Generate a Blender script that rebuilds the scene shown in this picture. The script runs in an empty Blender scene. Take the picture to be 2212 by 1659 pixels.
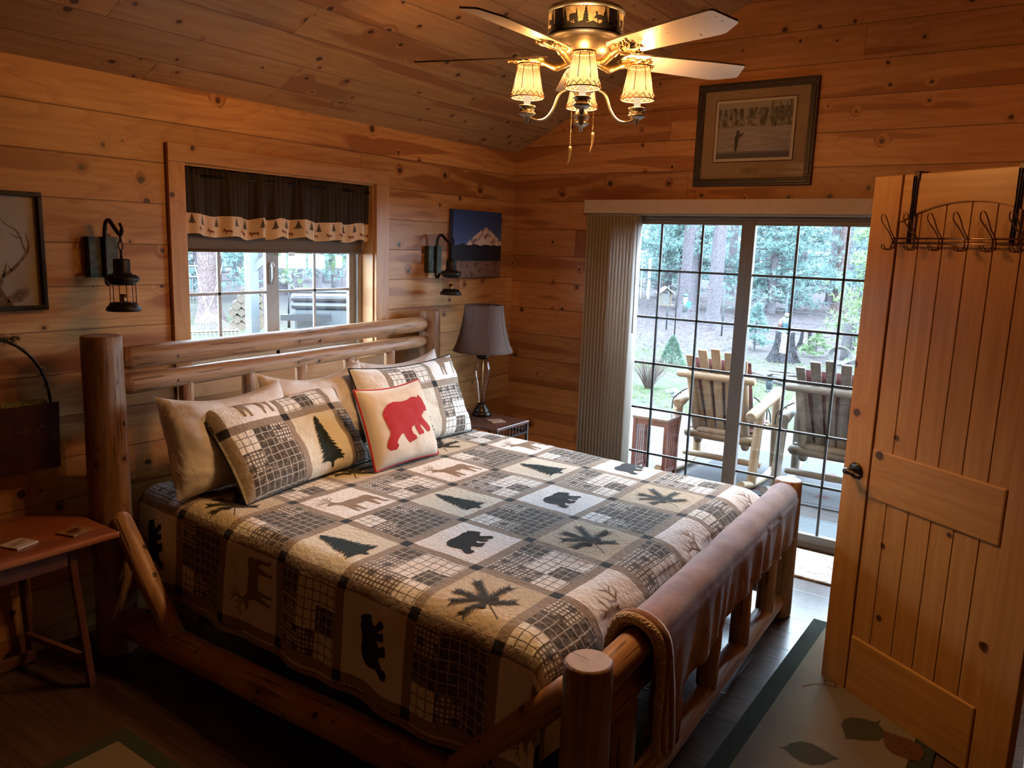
import bpy, bmesh, math, random
from mathutils import Vector, Matrix, noise
R_=math.radians; PI=math.pi
sc=bpy.context.scene; COL=sc.collection
random.seed(11)
# ------------------------------------------------------------------ node helpers
class S:
    def __init__(s,g,o): s.g=g; s.o=o
    def _m(s,op,b=None,c=None): return s.g.math(op,s,b,c)
    def __add__(s,b): return s._m('ADD',b)
    __radd__=__add__
    def __sub__(s,b): return s._m('SUBTRACT',b)
    def __rsub__(s,b): return s.g.math('SUBTRACT',b,s)
    def __mul__(s,b): return s._m('MULTIPLY',b)
    __rmul__=__mul__
    def __truediv__(s,b): return s._m('DIVIDE',b)
    def floor(s): return s._m('FLOOR')
    def frac(s): return s._m('FRACT')
    def abs(s): return s._m('ABSOLUTE')
    def lt(s,b): return s._m('LESS_THAN',b)
    def gt(s,b): return s._m('GREATER_THAN',b)
    def mn(s,b): return s._m('MINIMUM',b)
    def mx(s,b): return s._m('MAXIMUM',b)
    def mod(s,b): return s._m('FLOORED_MODULO',b)
    def pw(s,b): return s._m('POWER',b)
    def sin(s): return s._m('SINE')
class G:
    CS=1.0
    def __init__(g,name):
        g.mat=bpy.data.materials.new(name); g.mat.use_nodes=True; g.nt=g.mat.node_tree
        g.nt.nodes.clear(); g.out=g.nt.nodes.new('ShaderNodeOutputMaterial')
    def new(g,t,**kw):
        n=g.nt.nodes.new(t)
        for k,v in kw.items(): setattr(n,k,v)
        return n
    def put(g,inp,v):
        if v is None: return
        if isinstance(v,S): g.nt.links.new(v.o,inp)
        elif isinstance(v,bpy.types.NodeSocket): g.nt.links.new(v,inp)
        else:
            if isinstance(v,(tuple,list)) and inp.type=='RGBA' and len(v)==3: v=(*[x*G.CS for x in v],1)
            inp.default_value=v
    def math(g,op,a,b=None,c=None):
        n=g.new('ShaderNodeMath',operation=op)
        g.put(n.inputs[0],a)
        if b is not None: g.put(n.inputs[1],b)
        if c is not None: g.put(n.inputs[2],c)
        return S(g,n.outputs[0])
    def xyz(g,src):
        n=g.new('ShaderNodeSeparateXYZ'); g.nt.links.new(src,n.inputs[0])
        return [S(g,o) for o in n.outputs]
    def vec(g,x,y,z=0.0):
        n=g.new('ShaderNodeCombineXYZ')
        for i,v in enumerate((x,y,z)): g.put(n.inputs[i],v)
        return S(g,n.outputs[0])
    def obj(g): return g.xyz(g.new('ShaderNodeTexCoord').outputs['Object'])
    def objv(g): return S(g,g.new('ShaderNodeTexCoord').outputs['Object'])
    def uv(g): return g.xyz(g.new('ShaderNodeUVMap').outputs[0])
    def noise(g,v,scale=1,detail=2,rough=.5,dist=0):
        n=g.new('ShaderNodeTexNoise'); g.put(n.inputs['Vector'],v)
        n.inputs['Scale'].default_value=scale; n.inputs['Detail'].default_value=detail
        n.inputs['Roughness'].default_value=rough; n.inputs['Distortion'].default_value=dist
        return S(g,n.outputs[0])
    def white(g,v):
        n=g.new('ShaderNodeTexWhiteNoise',noise_dimensions='3D'); g.put(n.inputs['Vector'],v); return S(g,n.outputs[0])
    def vor(g,v,scale=1,feature='F1',rnd=1,dim='3D'):
        n=g.new('ShaderNodeTexVoronoi',feature=feature,voronoi_dimensions=dim); g.put(n.inputs['Vector'],v)
        n.inputs['Scale'].default_value=scale; n.inputs['Randomness'].default_value=rnd
        return S(g,n.outputs['Distance']), (S(g,n.outputs['Color']) if feature!='DISTANCE_TO_EDGE' else None)
    def sm(g,x,a,b):
        n=g.new('ShaderNodeMapRange',interpolation_type='SMOOTHSTEP')
        g.put(n.inputs[0],x); g.put(n.inputs[1],a); g.put(n.inputs[2],b); return S(g,n.outputs[0])
    def mix(g,f,a,b,mode='MIX'):
        n=g.new('ShaderNodeMix',data_type='RGBA',blend_type=mode); n.clamp_factor=True
        g.put(n.inputs[0],f); g.put(n.inputs[6],a); g.put(n.inputs[7],b); return S(g,n.outputs[2])
    def bump(g,h,strength=.3,dist=.01):
        n=g.new('ShaderNodeBump'); n.inputs['Strength'].default_value=strength; n.inputs['Distance'].default_value=dist
        g.put(n.inputs['Height'],h); return S(g,n.outputs[0])
    def bsdf(g,color,rough=.6,metal=0,bump=None,spec=.5,trans=0,emis=None,est=0,sheen=0,coat=0,ior=None):
        n=g.new('ShaderNodeBsdfPrincipled'); g.put(n.inputs['Base Color'],color); g.put(n.inputs['Roughness'],rough)
        g.put(n.inputs['Metallic'],metal); n.inputs['Specular IOR Level'].default_value=spec
        n.inputs['Transmission Weight'].default_value=trans
        if bump: g.put(n.inputs['Normal'],bump)
        if emis: g.put(n.inputs['Emission Color'],emis); g.put(n.inputs['Emission Strength'],est)
        n.inputs['Sheen Weight'].default_value=sheen; n.inputs['Coat Weight'].default_value=coat
        g.nt.links.new(n.outputs[0],g.out.inputs[0]); g.b=n; return g.mat
def plain(name,c,rough=.6,metal=0,spec=.5,var=.12,scale=25,bump=.1,**kw):
    g=G(name); n=g.noise(g.objv(),scale,3)
    c2=tuple(max(0,x*(1-var)) for x in c); c3=tuple(min(1,x*(1+var)) for x in c)
    return g.bsdf(g.mix(g.sm(n,.3,.7),c2,c3),rough,metal,g.bump(n,bump,.003) if bump else None,spec,**kw)
def pine(name,s=0,t=2,w=.178,t0=0.0,uv=False,a=(.56,.285,.105),b=(.42,.185,.055),heart=(.27,.085,.022),
         knotc=(.035,.012,.006),kd=.45,ks=5.2,seam=True,rough=.38,tf=1.0,hth=(.565,.61),butt=0,knel=1.0,spec=.4,bmp=.35,cracks=False,hmix=.75,ringc=18):
    g=G(name); co=g.uv() if uv else g.obj()
    sx=co[s]; tx=co[t]*tf
    if seam:
        q=(tx-t0)/w; k=q.floor(); f=q.frac()
    else:
        q=None; k=g.math('ADD',0,0)
    r=g.white(g.vec(k,3.3,1.7)) if seam else g.math('ADD',.5,0)
    s2=sx+r*23.0
    if butt:
        bk=(sx/butt+r*7.0); bi=bk.floor(); bf=bk.frac(); r2=g.white(g.vec(k,bi,9.1)); s2=s2+r2*11.0
    tt=tx+ k*3.17
    kv,kc=g.vor(g.vec(s2*(1/knel),tt,k*1.3) if False else g.vec(s2/knel,tt,0.0),ks,dim='2D')
    kr=g.xyz(kc.o)
    rad=kr[0]*.07+.035
    keep=kr[1].lt(kd)
    wob=g.noise(g.vec(s2*22.0,tt*22.0,0.0),1,2)*.10+g.noise(g.vec(s2*2.0,tt*2.0,6.0),1,0)*.06
    d=kv+wob-.08
    core=g.sm(d,rad,rad*.55)*keep
    halo=g.sm(d,rad*3.2,rad*.8)*keep
    grain=g.noise(g.vec(s2*1.6,tt*34.0+halo*2.2,k),1,4,.6)
    ringn=g.noise(g.vec(s2*.55,tt*4.0+halo*.35,k*2.0),1,2)
    rings=(ringn*ringc+grain*.7).frac()
    big=g.noise(g.vec(s2*.75,tt*6.5+halo*.6,k*5.0+2.0),1,1.5,.5,.3)
    hm=g.sm(big,hth[0],hth[1])
    c=g.mix(g.sm(grain,.25,.75),a,b)
    c=g.mix(g.sm(rings,.55,1)*.28,c,heart)
    c=g.mix(hm*hmix,c,heart)
    c=g.mix(halo*.26,c,heart)
    c=g.mix(core*.92,c,knotc)
    var=r*.28+.85
    if butt: var=var*(r2*.2+.9)
    c=g.mix(1.0,c,g.vec(var,var,var),'MULTIPLY')
    h=grain*.12
    if seam:
        e=(f-.5).abs(); sl=g.sm(e,.5-.0035/w,.5-.0008/w)
        if butt:
            e2=(bf-.5).abs(); sl=sl.mx(g.sm(e2,.5-.002/butt,.5-.0006/butt))
        c=g.mix(sl*.7,c,(.05,.02,.008)); h=h-sl
    if cracks:
        cr=g.noise(g.vec(s2*3.0,tt*60.0,4.0),1,3,.6); crm=g.sm(cr,.55,.62)*g.sm(g.noise(g.vec(s2*2.0,tt*9.0,9.0),1,2),.40,.52)
        c=g.mix(crm*.75,c,(.07,.028,.012)); h=h-crm*.6
    h=h-core*.25
    return g.bsdf(c,rough,0,g.bump(h,bmp,.004),spec)
# ------------------------------------------------------------------ mesh helpers
XF={}
class MB:
    def __init__(s): s.v=[];s.f=[];s.m=[];s.uv=[];s.sm=[]
    def face(s,idx,mat=0,uv=None,smooth=True):
        s.f.append(idx); s.m.append(mat); s.uv.append(uv); s.sm.append(smooth)
    def box(s,c,d,rot=None,mat=0,smooth=False):
        c=Vector(c); n=len(s.v); hx,hy,hz=[x/2 for x in d]
        for z in(-hz,hz):
            for y in(-hy,hy):
                for x in(-hx,hx):
                    p=Vector((x,y,z))
                    if rot is not None: p=rot@p
                    s.v.append(p+c)
        for q in((0,2,3,1),(4,5,7,6),(0,1,5,4),(2,6,7,3),(0,4,6,2),(1,3,7,5)): s.face([n+i for i in q],mat,None,smooth)
        return s
    def bb(s,x0,x1,y0,y1,z0,z1,mat=0): return s.box(((x0+x1)/2,(y0+y1)/2,(z0+z1)/2),(abs(x1-x0),abs(y1-y0),abs(z1-z0)),None,mat)
    def beam(s,p,q,w,h,mat=0,up=(0,0,1)):
        p=Vector(p);q=Vector(q);d=q-p;L=d.length;x=d.normalized();u=Vector(up);y=u.cross(x)
        if y.length<1e-5: y=Vector((1,0,0)).cross(x)
        y.normalize();z=x.cross(y)
        return s.box((p+q)/2,(L,w,h),Matrix((x,y,z)).transposed(),mat)
    def tube(s,pts,r,seg=12,caps=True,mat=0,capmat=None,jit=0,closed=False,sub=1,bev=0):
        pts=[Vector(p) for p in pts]
        if not isinstance(r,(list,tuple)): r=[r]*len(pts)
        r=list(r)
        if sub>1:
            np_,nr=[],[]
            for i in range(len(pts)-1):
                for k in range(sub):
                    t=k/sub; np_.append(pts[i].lerp(pts[i+1],t)); nr.append(r[i]*(1-t)+r[i+1]*t)
            np_.append(pts[-1]);nr.append(r[-1]);pts,r=np_,nr
        if bev and caps:
            a=(pts[1]-pts[0]).normalized()*bev; b=(pts[-1]-pts[-2]).normalized()*bev
            pts=[pts[0],pts[0]+a]+pts[1:-1]+[pts[-1]-b,pts[-1]]
            r=[r[0]-bev,r[0]]+r[1:-1]+[r[-1],r[-1]-bev]
        n0=len(s.v); N=len(pts); T=None; L=0; rows=[]; ph=random.random()*99
        for i,p in enumerate(pts):
            if closed: t=(pts[(i+1)%N]-pts[i-1])
            else: t=pts[min(i+1,N-1)]-pts[max(i-1,0)]
            if t.length<1e-9: t=Vector((0,0,1))
            t.normalize()
            if T is None:
                a=Vector((0,0,1)) if abs(t.z)<.9 else Vector((1,0,0)); x=t.cross(a).normalized()
            else:
                x=(x-t*x.dot(t)); x.normalize()
            y=t.cross(x);T=t
            if i: L+=(p-pts[i-1]).length
            rows.append(L)
            for k in range(seg):
                an=2*PI*k/seg; rr=r[i]
                if jit: rr*=1+jit*(noise.noise(Vector((math.cos(an)*1.3+ph,math.sin(an)*1.3,L*4)))*1.6)
                s.v.append(p+(x*math.cos(an)+y*math.sin(an))*rr)
        M=N if closed else N-1
        for i in range(M):
            j=(i+1)%N
            for k in range(seg):
                k2=(k+1)%seg; c=2*PI*r[i]/seg
                la=rows[i]; lb=rows[j] if j else rows[i]+.01
                s.face([n0+i*seg+k,n0+i*seg+k2,n0+j*seg+k2,n0+j*seg+k],mat,[(la,k*c),(la,(k+1)*c),(lb,(k+1)*c),(lb,k*c)])
        if caps and not closed:
            cm=mat if capmat is None else capmat
            for i,rev in((0,True),(N-1,False)):
                q=[n0+i*seg+k for k in range(seg)]
                uvs=[(.5+r[i]*math.cos(2*PI*k/seg),.5+r[i]*math.sin(2*PI*k/seg)) for k in range(seg)]
                if rev: q=q[::-1];uvs=uvs[::-1]
                s.face(q,cm,uvs,False)
        return s
    def lathe(s,prof,c=(0,0,0),seg=32,mat=0,smooth=True,rot=None,a0=0):
        n0=len(s.v);c=Vector(c);L=0
        for i,(r,z) in enumerate(prof):
            for k in range(seg):
                an=2*PI*k/seg+a0;p=Vector((max(r,1e-5)*math.cos(an),max(r,1e-5)*math.sin(an),z))
                if rot is not None:p=rot@p
                s.v.append(p+c)
        for i in range(len(prof)-1):
            for k in range(seg):
                k2=(k+1)%seg
                s.face([n0+i*seg+k,n0+i*seg+k2,n0+(i+1)*seg+k2,n0+(i+1)*seg+k],mat,[(k/seg,prof[i][1]),((k+1)/seg,prof[i][1]),((k+1)/seg,prof[i+1][1]),(k/seg,prof[i+1][1])],smooth)
        return s
    def grid(s,fn,us,vs,mat=0,uvf=None,skip=None,matf=None,flip=False):
        n0=len(s.v);nu=len(us)
        for v in vs:
            for u in us: s.v.append(Vector(fn(u,v)))
        for j in range(len(vs)-1):
            for i in range(nu-1):
                uc=(us[i]+us[i+1])/2;vc=(vs[j]+vs[j+1])/2
                if skip and skip(uc,vc): continue
                q=[n0+j*nu+i,n0+j*nu+i+1,n0+(j+1)*nu+i+1,n0+(j+1)*nu+i]
                uv=[(us[i],vs[j]),(us[i+1],vs[j]),(us[i+1],vs[j+1]),(us[i],vs[j+1])]
                if uvf: uv=[uvf(*a) for a in uv]
                if flip:q=q[::-1];uv=uv[::-1]
                s.face(q,matf(uc,vc) if matf else mat,uv)
        return s
    def prism(s,poly,fn,d,mat=0):
        # poly 2D, fn maps (x,y,h) to 3D
        n=len(s.v);N=len(poly)
        for h in(0,d):
            for p in poly:s.v.append(Vector(fn(p[0],p[1],h)))
        s.face([n+i for i in range(N)][::-1],mat,None,False);s.face([n+N+i for i in range(N)],mat,None,False)
        for i in range(N):
            j=(i+1)%N;s.face([n+i,n+j,n+N+j,n+N+i],mat,None,False)
        return s
    def applique(s,poly,fn,mat,step=.03,cell=1.0):
        ar=sum(poly[i-1][0]*poly[i][1]-poly[i][0]*poly[i-1][1] for i in range(len(poly)))
        if ar<0:poly=poly[::-1]
        bm=bmesh.new();vs=[bm.verts.new((p[0],p[1],0)) for p in poly];fc=bm.faces.new(vs);fc.normal_update()
        bmesh.ops.triangulate(bm,faces=bm.faces[:],ngon_method='EAR_CLIP')
        xs=[p[0] for p in poly];ys=[p[1] for p in poly]
        for ax,(lo,hi) in((0,(min(xs),max(xs))),(1,(min(ys),max(ys)))):
            k=lo+step
            while k<hi:
                co=[0,0,0];co[ax]=k;no=[0,0,0];no[ax]=1
                bmesh.ops.bisect_plane(bm,geom=bm.verts[:]+bm.edges[:]+bm.faces[:],plane_co=co,plane_no=no);k+=step
        n0=len(s.v)
        for i,v in enumerate(bm.verts): v.index=i; s.v.append(Vector(fn(v.co.x,v.co.y)))
        for f in bm.faces:
            q=[v.index+n0 for v in f.verts]
            s.face(q,mat,[(v.co.x,v.co.y) for v in f.verts])
        bm.free();return s
    def stroke(s,pts,w,fn,mat):
        for i in range(len(pts)-1):
            a=Vector(pts[i]);b=Vector(pts[i+1]);wa=w[i] if isinstance(w,(list,tuple)) else w;wb=w[i+1] if isinstance(w,(list,tuple)) else w
            d=(b-a)
            if d.length<1e-6: continue
            d.normalize();nn=Vector((-d.y,d.x));n=len(s.v)
            q=[a-nn*wa/2,b-nn*wb/2,b+nn*wb/2,a+nn*wa/2]
            for p in q:s.v.append(Vector(fn(p.x,p.y)))
            s.face([n,n+1,n+2,n+3],mat,[(p.x,p.y) for p in q])
        return s
    def build(s,name,mats,parent=None,world=True,solid=0,bevel=0,subs=0,up=None):
        me=bpy.data.meshes.new(name)
        V=s.v
        if parent is not None and world:
            inv=XF[parent].inverted();V=[inv@p for p in V]
        me.from_pydata([tuple(p) for p in V],[],s.f)
        if not isinstance(mats,(list,tuple)):mats=[mats]
        for m in mats:me.materials.append(m)
        me.polygons.foreach_set('material_index',s.m);me.polygons.foreach_set('use_smooth',s.sm)
        if any(u is not None for u in s.uv):
            ul=me.uv_layers.new(name='UVMap');fl=[]
            for f,u in zip(s.f,s.uv):
                if u is None:u=[(0,0)]*len(f)
                for a in u:fl+= [a[0],a[1]]
            ul.data.foreach_set('uv',fl)
        me.update();o=bpy.data.objects.new(name,me);COL.objects.link(o)
        if parent is not None:o.parent=parent;XF[o]=XF[parent]
        else:XF[o]=Matrix.Identity(4)
        if solid:
            m=o.modifiers.new('solidify','SOLIDIFY');m.thickness=solid;m.offset=0
        if bevel:
            m=o.modifiers.new('bevel','BEVEL');m.width=bevel;m.segments=2;m.limit_method='ANGLE'
        if subs:
            m=o.modifiers.new('subdiv','SUBSURF');m.levels=subs;m.render_levels=subs
        return o
def thing(name,label,cat,loc=(0,0,0),rz=0,group=None,kind=None):
    o=bpy.data.objects.new(name,None);COL.objects.link(o);o.location=loc;o.rotation_euler=(0,0,rz);o.empty_display_size=.05
    XF[o]=Matrix.Translation(loc)@Matrix.Rotation(rz,4,'Z');return tag(o,label,cat,group,kind)
def tag(o,label=None,cat=None,group=None,kind=None):
    if label:o['label']=label
    if cat:o['category']=cat
    if group:o['group']=group
    if kind:o['kind']=kind
    return o
def dup(o,loc,rz=None,label=None,group=None):
    def cp(a,par):
        b=a.copy();COL.objects.link(b)
        if par is not None:b.parent=par
        XF[b]=XF[a]
        for ch in list(a.children):cp(ch,b)
        return b
    r=cp(o,None);r.location=loc
    if rz is not None:r.rotation_euler=(r.rotation_euler[0],r.rotation_euler[1],rz)
    if label:r['label']=label
    if group:r['group']=group
    return r
def lin(a,b,n):return [a+(b-a)*i/n for i in range(n+1)]
def spline(pts,n=6):
    P=[Vector(p) for p in pts];P=[P[0]]+P+[P[-1]];o=[]
    for i in range(1,len(P)-2):
        for k in range(n):
            t=k/n;a,b,c,d=P[i-1],P[i],P[i+1],P[i+2]
            o.append(.5*((2*b)+(c-a)*t+(2*a-5*b+4*c-d)*t*t+(3*b-a-3*c+d)*t**3))
    o.append(P[-2]);return o
SKY=30.0;LAMPW=31.0;HALL=.3;EXPO=0.0
CAMP=Vector((-4.7325,-3.3456,1.7418));FOC=1698.54
FWv=Vector((0.8067883435345328, 0.5646779868631363, -0.17387161898653922));R2v=Vector((0.5778671616692684, -0.8154621853359467, 0.033029800959520614));U2v=Vector((0.12313452887435018, 0.12712275736199888, 0.9842142512479556))
cd=bpy.data.cameras.new('camera');cam=bpy.data.objects.new('camera',cd);COL.objects.link(cam)
cd.sensor_width=36;cd.lens=FOC/2212*36;cd.clip_start=.05;cd.clip_end=300
mm=Matrix((R2v,U2v,-FWv)).transposed().to_4x4();mm.translation=CAMP;cam.matrix_world=mm
# ------------------------------------------------------------------ materials
M={}
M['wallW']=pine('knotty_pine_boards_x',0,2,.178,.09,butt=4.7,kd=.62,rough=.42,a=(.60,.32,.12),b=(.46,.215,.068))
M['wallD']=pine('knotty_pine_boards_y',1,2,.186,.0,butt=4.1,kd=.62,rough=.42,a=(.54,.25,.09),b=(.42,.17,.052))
M['ceil']=pine('knotty_pine_ceiling',0,1,.19,.05,butt=2.1,kd=.8,ks=5.0,tf=1.109,rough=.45,a=(.46,.27,.12),b=(.36,.19,.075),heart=(.25,.10,.035))
M['trim']=pine('pine_trim_wood',0,2,seam=False,kd=.12,rough=.4,a=(.56,.31,.14),b=(.47,.24,.10),hth=(.7,.8))
M['trimV']=pine('pine_trim_upright',2,0,seam=False,kd=.12,rough=.4,a=(.56,.31,.14),b=(.47,.24,.10),hth=(.7,.8))
M['floor']=pine('floor_boards',1,0,.17,.03,butt=1.2,kd=.1,ks=4,rough=.25,a=(.085,.045,.03),b=(.055,.028,.019),heart=(.04,.02,.012),hth=(.6,.75),spec=.5,bmp=.15)
M['doorV']=pine('door_pine_upright',2,0,seam=False,kd=.2,ks=4.5,rough=.32,a=(.42,.215,.07),b=(.33,.15,.042),heart=(.30,.11,.03),hth=(.62,.75),hmix=.5,tf=1.0)
M['doorH']=pine('door_pine_crosswise',0,2,seam=False,kd=.22,ks=4,rough=.32,a=(.44,.225,.072),b=(.34,.155,.042),heart=(.30,.11,.03),hth=(.62,.75),hmix=.5)
M['log']=pine('peeled_log',0,1,uv=True,seam=False,kd=.5,ks=7,rough=.48,a=(.47,.26,.13),b=(.33,.155,.07),heart=(.17,.065,.026),cracks=True,hth=(.55,.7),bmp=.6,tf=1)
M['logpost']=pine('peeled_log_post',0,1,uv=True,seam=False,kd=.45,ks=8,rough=.5,a=(.38,.215,.11),b=(.17,.08,.036),heart=(.14,.055,.022),cracks=True,hth=(.55,.7),bmp=.6)  # darker than the rail logs: shade on the posts put into the wood colour
def endgrain():
    g=G('log_end_grain');u=g.uv();dx=u[0]-.5;dy=u[1]-.5
    r=(dx*dx+dy*dy).pw(.5);n=g.noise(g.vec(u[0]*30.0,u[1]*30.0,0.0),1,3)
    rg=((r*260.0)+n*2.0).frac();ck=g.sm((dy+dx*.2+(n-.5)*.02).abs(),.0035,.001)*dx.gt(0.0);c=g.mix(g.sm(rg,.5,1)*.28,(.34,.22,.15),(.20,.11,.07));c=g.mix(ck*.9,c,(.03,.015,.01));c=g.mix(g.sm(n,.5,.7)*.35,c,(.18,.11,.08))
    return g.bsdf(c,.6)
M['end']=endgrain()
M['black']=plain('black_iron',(.018,.016,.015),.45,.6,bump=.25,scale=90)
M['bronze']=plain('dark_bronze',(.03,.022,.017),.32,.8)
M['bronzebar']=plain('oil_bronze_rods',(.26,.15,.09),.25,.95)
M['pewter']=plain('antique_pewter',(.27,.24,.20),.36,.95,var=.2)
M['darkmetal']=plain('drum_metal',(.022,.017,.013),.55,.4)
M['cutout']=plain('amber_backing',(.26,.17,.075),.7,0,var=.3,scale=60)
M['gold']=plain('aged_brass',(.40,.27,.12),.36,1)
M['white_vinyl']=plain('grey_vinyl_frame',(.30,.29,.28),.45,var=.03)
M['beige_vinyl']=plain('taupe_vinyl_frame',(.13,.11,.098),.45,var=.04)
M['valance']=plain('cream_valance_board',(.50,.36,.26),.5,var=.04)
M['cord']=plain('chain',(.25,.18,.10),.3,1)
def fabric(name,c,var=.1,wscale=900,bump=.25,sheen=.1,rough=.85):
    g=G(name);o=g.objv();n=g.noise(o,6,3);w=g.noise(o,wscale,1)
    c2=tuple(x*(1-var) for x in c)
    return g.bsdf(g.mix(n,c2,c),rough,0,g.bump(w,bump,.001),.3,sheen=sheen)
g=G('white_cotton');o=g.objv();n=g.noise(o,5.5,3,.5,.8);w_=g.noise(o,900,1)
M['pillow']=g.bsdf(g.mix(n,(.68,.61,.57),(.74,.67,.63)),.85,0,g.bump(n+w_*.01,.7,.03),.25,sheen=.1)
M['bearbg']=fabric('cream_canvas',(.62,.53,.43),.06,500,.4)
M['red']=fabric('red_felt',(.38,.010,.010),.12,400,.5)
M['redpipe']=fabric('red_piping',(.40,.02,.02),.1)
M['mauve']=None
def plush():
    g=G('mauve_plush_fleece');o=g.objv();n=g.noise(o,9,4,.6,.6);f=g.noise(o,350,2)
    c=g.mix(g.sm(n,.3,.7),(.19,.075,.052),(.33,.155,.11))
    return g.bsdf(c,.8,0,g.bump(n*.6+f*.4,.5,.006),.2,sheen=.5)
M['mauve']=plush()
def sherpa():
    g=G('cream_sherpa');o=g.objv();v,_=g.vor(o,130);n=g.noise(o,40,3)
    return g.bsdf(g.mix(g.sm(v,.1,.7),(.62,.46,.31),(.42,.29,.18)),.95,0,g.bump(n-v*.7,1,.006),.1,sheen=.3)
M['sherpa']=sherpa()
def quiltmat(name='patchwork_quilt'):
    g=G(name);u=g.uv();x=u[0];y=u[1]
    i=x.floor();j=y.floor();fx=x.frac();fy=y.frac()
    wob=(g.noise(g.vec(x*9.0,y*9.0,0.0),1,2)-.5)*.012
    ex=.5-(fx-.5).abs()+wob;ey=.5-(fy-.5).abs()+wob   # distance to cell border
    sx=ex.lt(.058);sy=ey.lt(.058);sash=sx.mx(sy);cross=ex.lt(.06)*ey.lt(.06)
    par=(i+j).mod(2.0).lt(.5)   # plaid cells
    jm=j.mod(4.0)
    bg=g.mix(jm.lt(.5),g.mix(jm.lt(1.5),g.mix(jm.lt(2.5),(.68,.63,.52),(.84,.80,.77)),(.58,.48,.34)),(.84,.80,.77))
    # plaid patch: 3x3 sub patches
    px=(fx-.058)/.884*3.0;py=(fy-.058)/.884*3.0
    pi=px.floor();pj=py.floor();h=g.white(g.vec(pi+7.0,pj+3.0,(i*1.0+j*3.0).mod(4.0)))
    lo=((pi+pj).mod(2.0)).lt(.5)
    light=(.84,.80,.74);tan=(.42,.33,.24);dk=(.075,.062,.048)
    tA=h.lt(.46);tB=h.gt(.72)   # A pale window pane, B criss-cross, else dark
    base=g.mix(tA.mx(tB),(.085,.068,.052),light);base=g.mix(tB*.25,base,tan)
    brush=g.noise(g.vec(x*16.0,y*16.0,1.0),1,3,.6)
    base=g.mix(g.sm(brush,.5,.62)*.35,base,tan)
    def stripes(c,other,n,wd,off):
        q=(c*n+off+(g.noise(g.vec(other*14.0,c*3.0,off),1,1)-.5)*.16).frac()
        return (q-.5).abs().lt(wd)
    l1=stripes(x,y,19.0,.19,.1).mx(stripes(y,x,19.0,.19,.6))
    l2=stripes(x,y,9.0,.055,.3).mx(stripes(y,x,9.0,.055,.2))
    wide=stripes(x,y,4.5,.2,.5)*stripes(y,x,4.5,.2,.4)
    plaid=g.mix(l1*tB*.85,base,(.13,.09,.06))
    plaid=g.mix(wide*(1.0-tA)*(brush.gt(.36))*.8,plaid,(.05,.04,.03))
    plaid=g.mix(l2*.85,plaid,g.mix(tA.mx(tB),(.52,.47,.40),(.06,.045,.035)))
    c=g.mix(par,bg,plaid)
    c=g.mix(sash,c,(.31,.24,.18));c=g.mix(cross,c,(.02,.017,.015))
    st=g.noise(g.vec(x*11.0,y*11.0,0.0),1,1.5,.5,1.2);ln=(st*9.0).frac();q=g.sm((ln-.5).abs(),.0,.45)
    v,_=g.vor(g.vec(x*16.0,y*16.0,0.0),1,dim='2D')
    hgt=(q*.22-v*.7)
    cl=g.noise(g.vec(x*400.0,y*400.0,0.0),1,1)
    return g.bsdf(c,.9,0,g.bump(hgt+cl*.03,.4,.010),.2,sheen=.1)
M['quilt']=quiltmat()
M['m_tree']=fabric('print_dark_green',(.014,.022,.017),.3,sheen=0)
M['m_bear']=fabric('print_dark_brown',(.022,.019,.015),.3,sheen=0)
M['m_elk']=fabric('print_taupe',(.30,.21,.145),.15,sheen=0)
M['m_cone']=fabric('print_branch',(.035,.031,.022),.4,sheen=0)
M['pineneedle']=plain('x',(.1,.2,.1))
def glassmat(name='window_glass',tint=(.97,.99,1),k=.06):
    g=G(name);t=g.new('ShaderNodeBsdfTransparent');t.inputs[0].default_value=(*tint,1)
    gl=g.new('ShaderNodeBsdfGlossy');gl.inputs['Roughness'].default_value=.02
    f=g.new('ShaderNodeLayerWeight');f.inputs[0].default_value=.5;fr=S(g,f.outputs['Facing']).pw(4.0)*.55+.045
    w=g.new('ShaderNodeMixShader');g.nt.links.new(fr.o,w.inputs[0]);g.nt.links.new(t.outputs[0],w.inputs[1]);g.nt.links.new(gl.outputs[0],w.inputs[2])
    g.nt.links.new(w.outputs[0],g.out.inputs[0]);return g.mat
M['glass']=glassmat()
def emit(name,c,st,c2=None):
    g=G(name);z=g.uv()[1];n=g.new('ShaderNodeEmission')
    n.inputs[0].default_value=(*c,1);n.inputs[1].default_value=st
    g.nt.links.new(n.outputs[0],g.out.inputs[0]);return g.mat
def outdoor(name,c,c2,scale=8,rough=.95,bump=.3):
    g=G(name);o=g.objv();n=g.noise(o,scale,5,.65)
    return g.bsdf(g.mix(g.sm(n,.35,.65),c,c2),rough,0,g.bump(n,bump,.02),.15)
# ------------------------------------------------------------------ the room shell
ZC=2.384;SL=.479
def ceilz(y): return ZC-SL*y if y>-3.42 else ZC+SL*3.42-SL*(-3.42-y)
def struct(o): return tag(o,kind='structure')
b=MB()
b.bb(-6.3,-2.607,0,.16,0,2.5).bb(-1.402,.16,0,.16,0,2.5).bb(-2.607,-1.402,0,.16,0,1.07).bb(-2.607,-1.402,0,.16,2.06,2.5)
struct(b.build('wall_left',M['wallW']))
b=MB()
def yz(x0): return lambda y,z,h:(x0+h,y,z)
def piece(poly): b.prism(poly,yz(0),.16)
piece([(0,-.0),(0,ceilz(0)),(-.86,ceilz(-.86)),(-.86,0)])
piece([(-.86,1.975),(-.86,ceilz(-.86)),(-2.66,ceilz(-2.66)),(-2.66,1.975)])
piece([(-2.66,0),(-2.66,ceilz(-2.66)),(-3.42,ceilz(-3.42)),(-4.95,ceilz(-4.95)),(-4.95,0)])
struct(b.build('wall_right',M['wallD']))
struct(MB().bb(-6.3,-6.15,-4.95,0,0,4.1).build('wall_back',M['wallD']))
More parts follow.
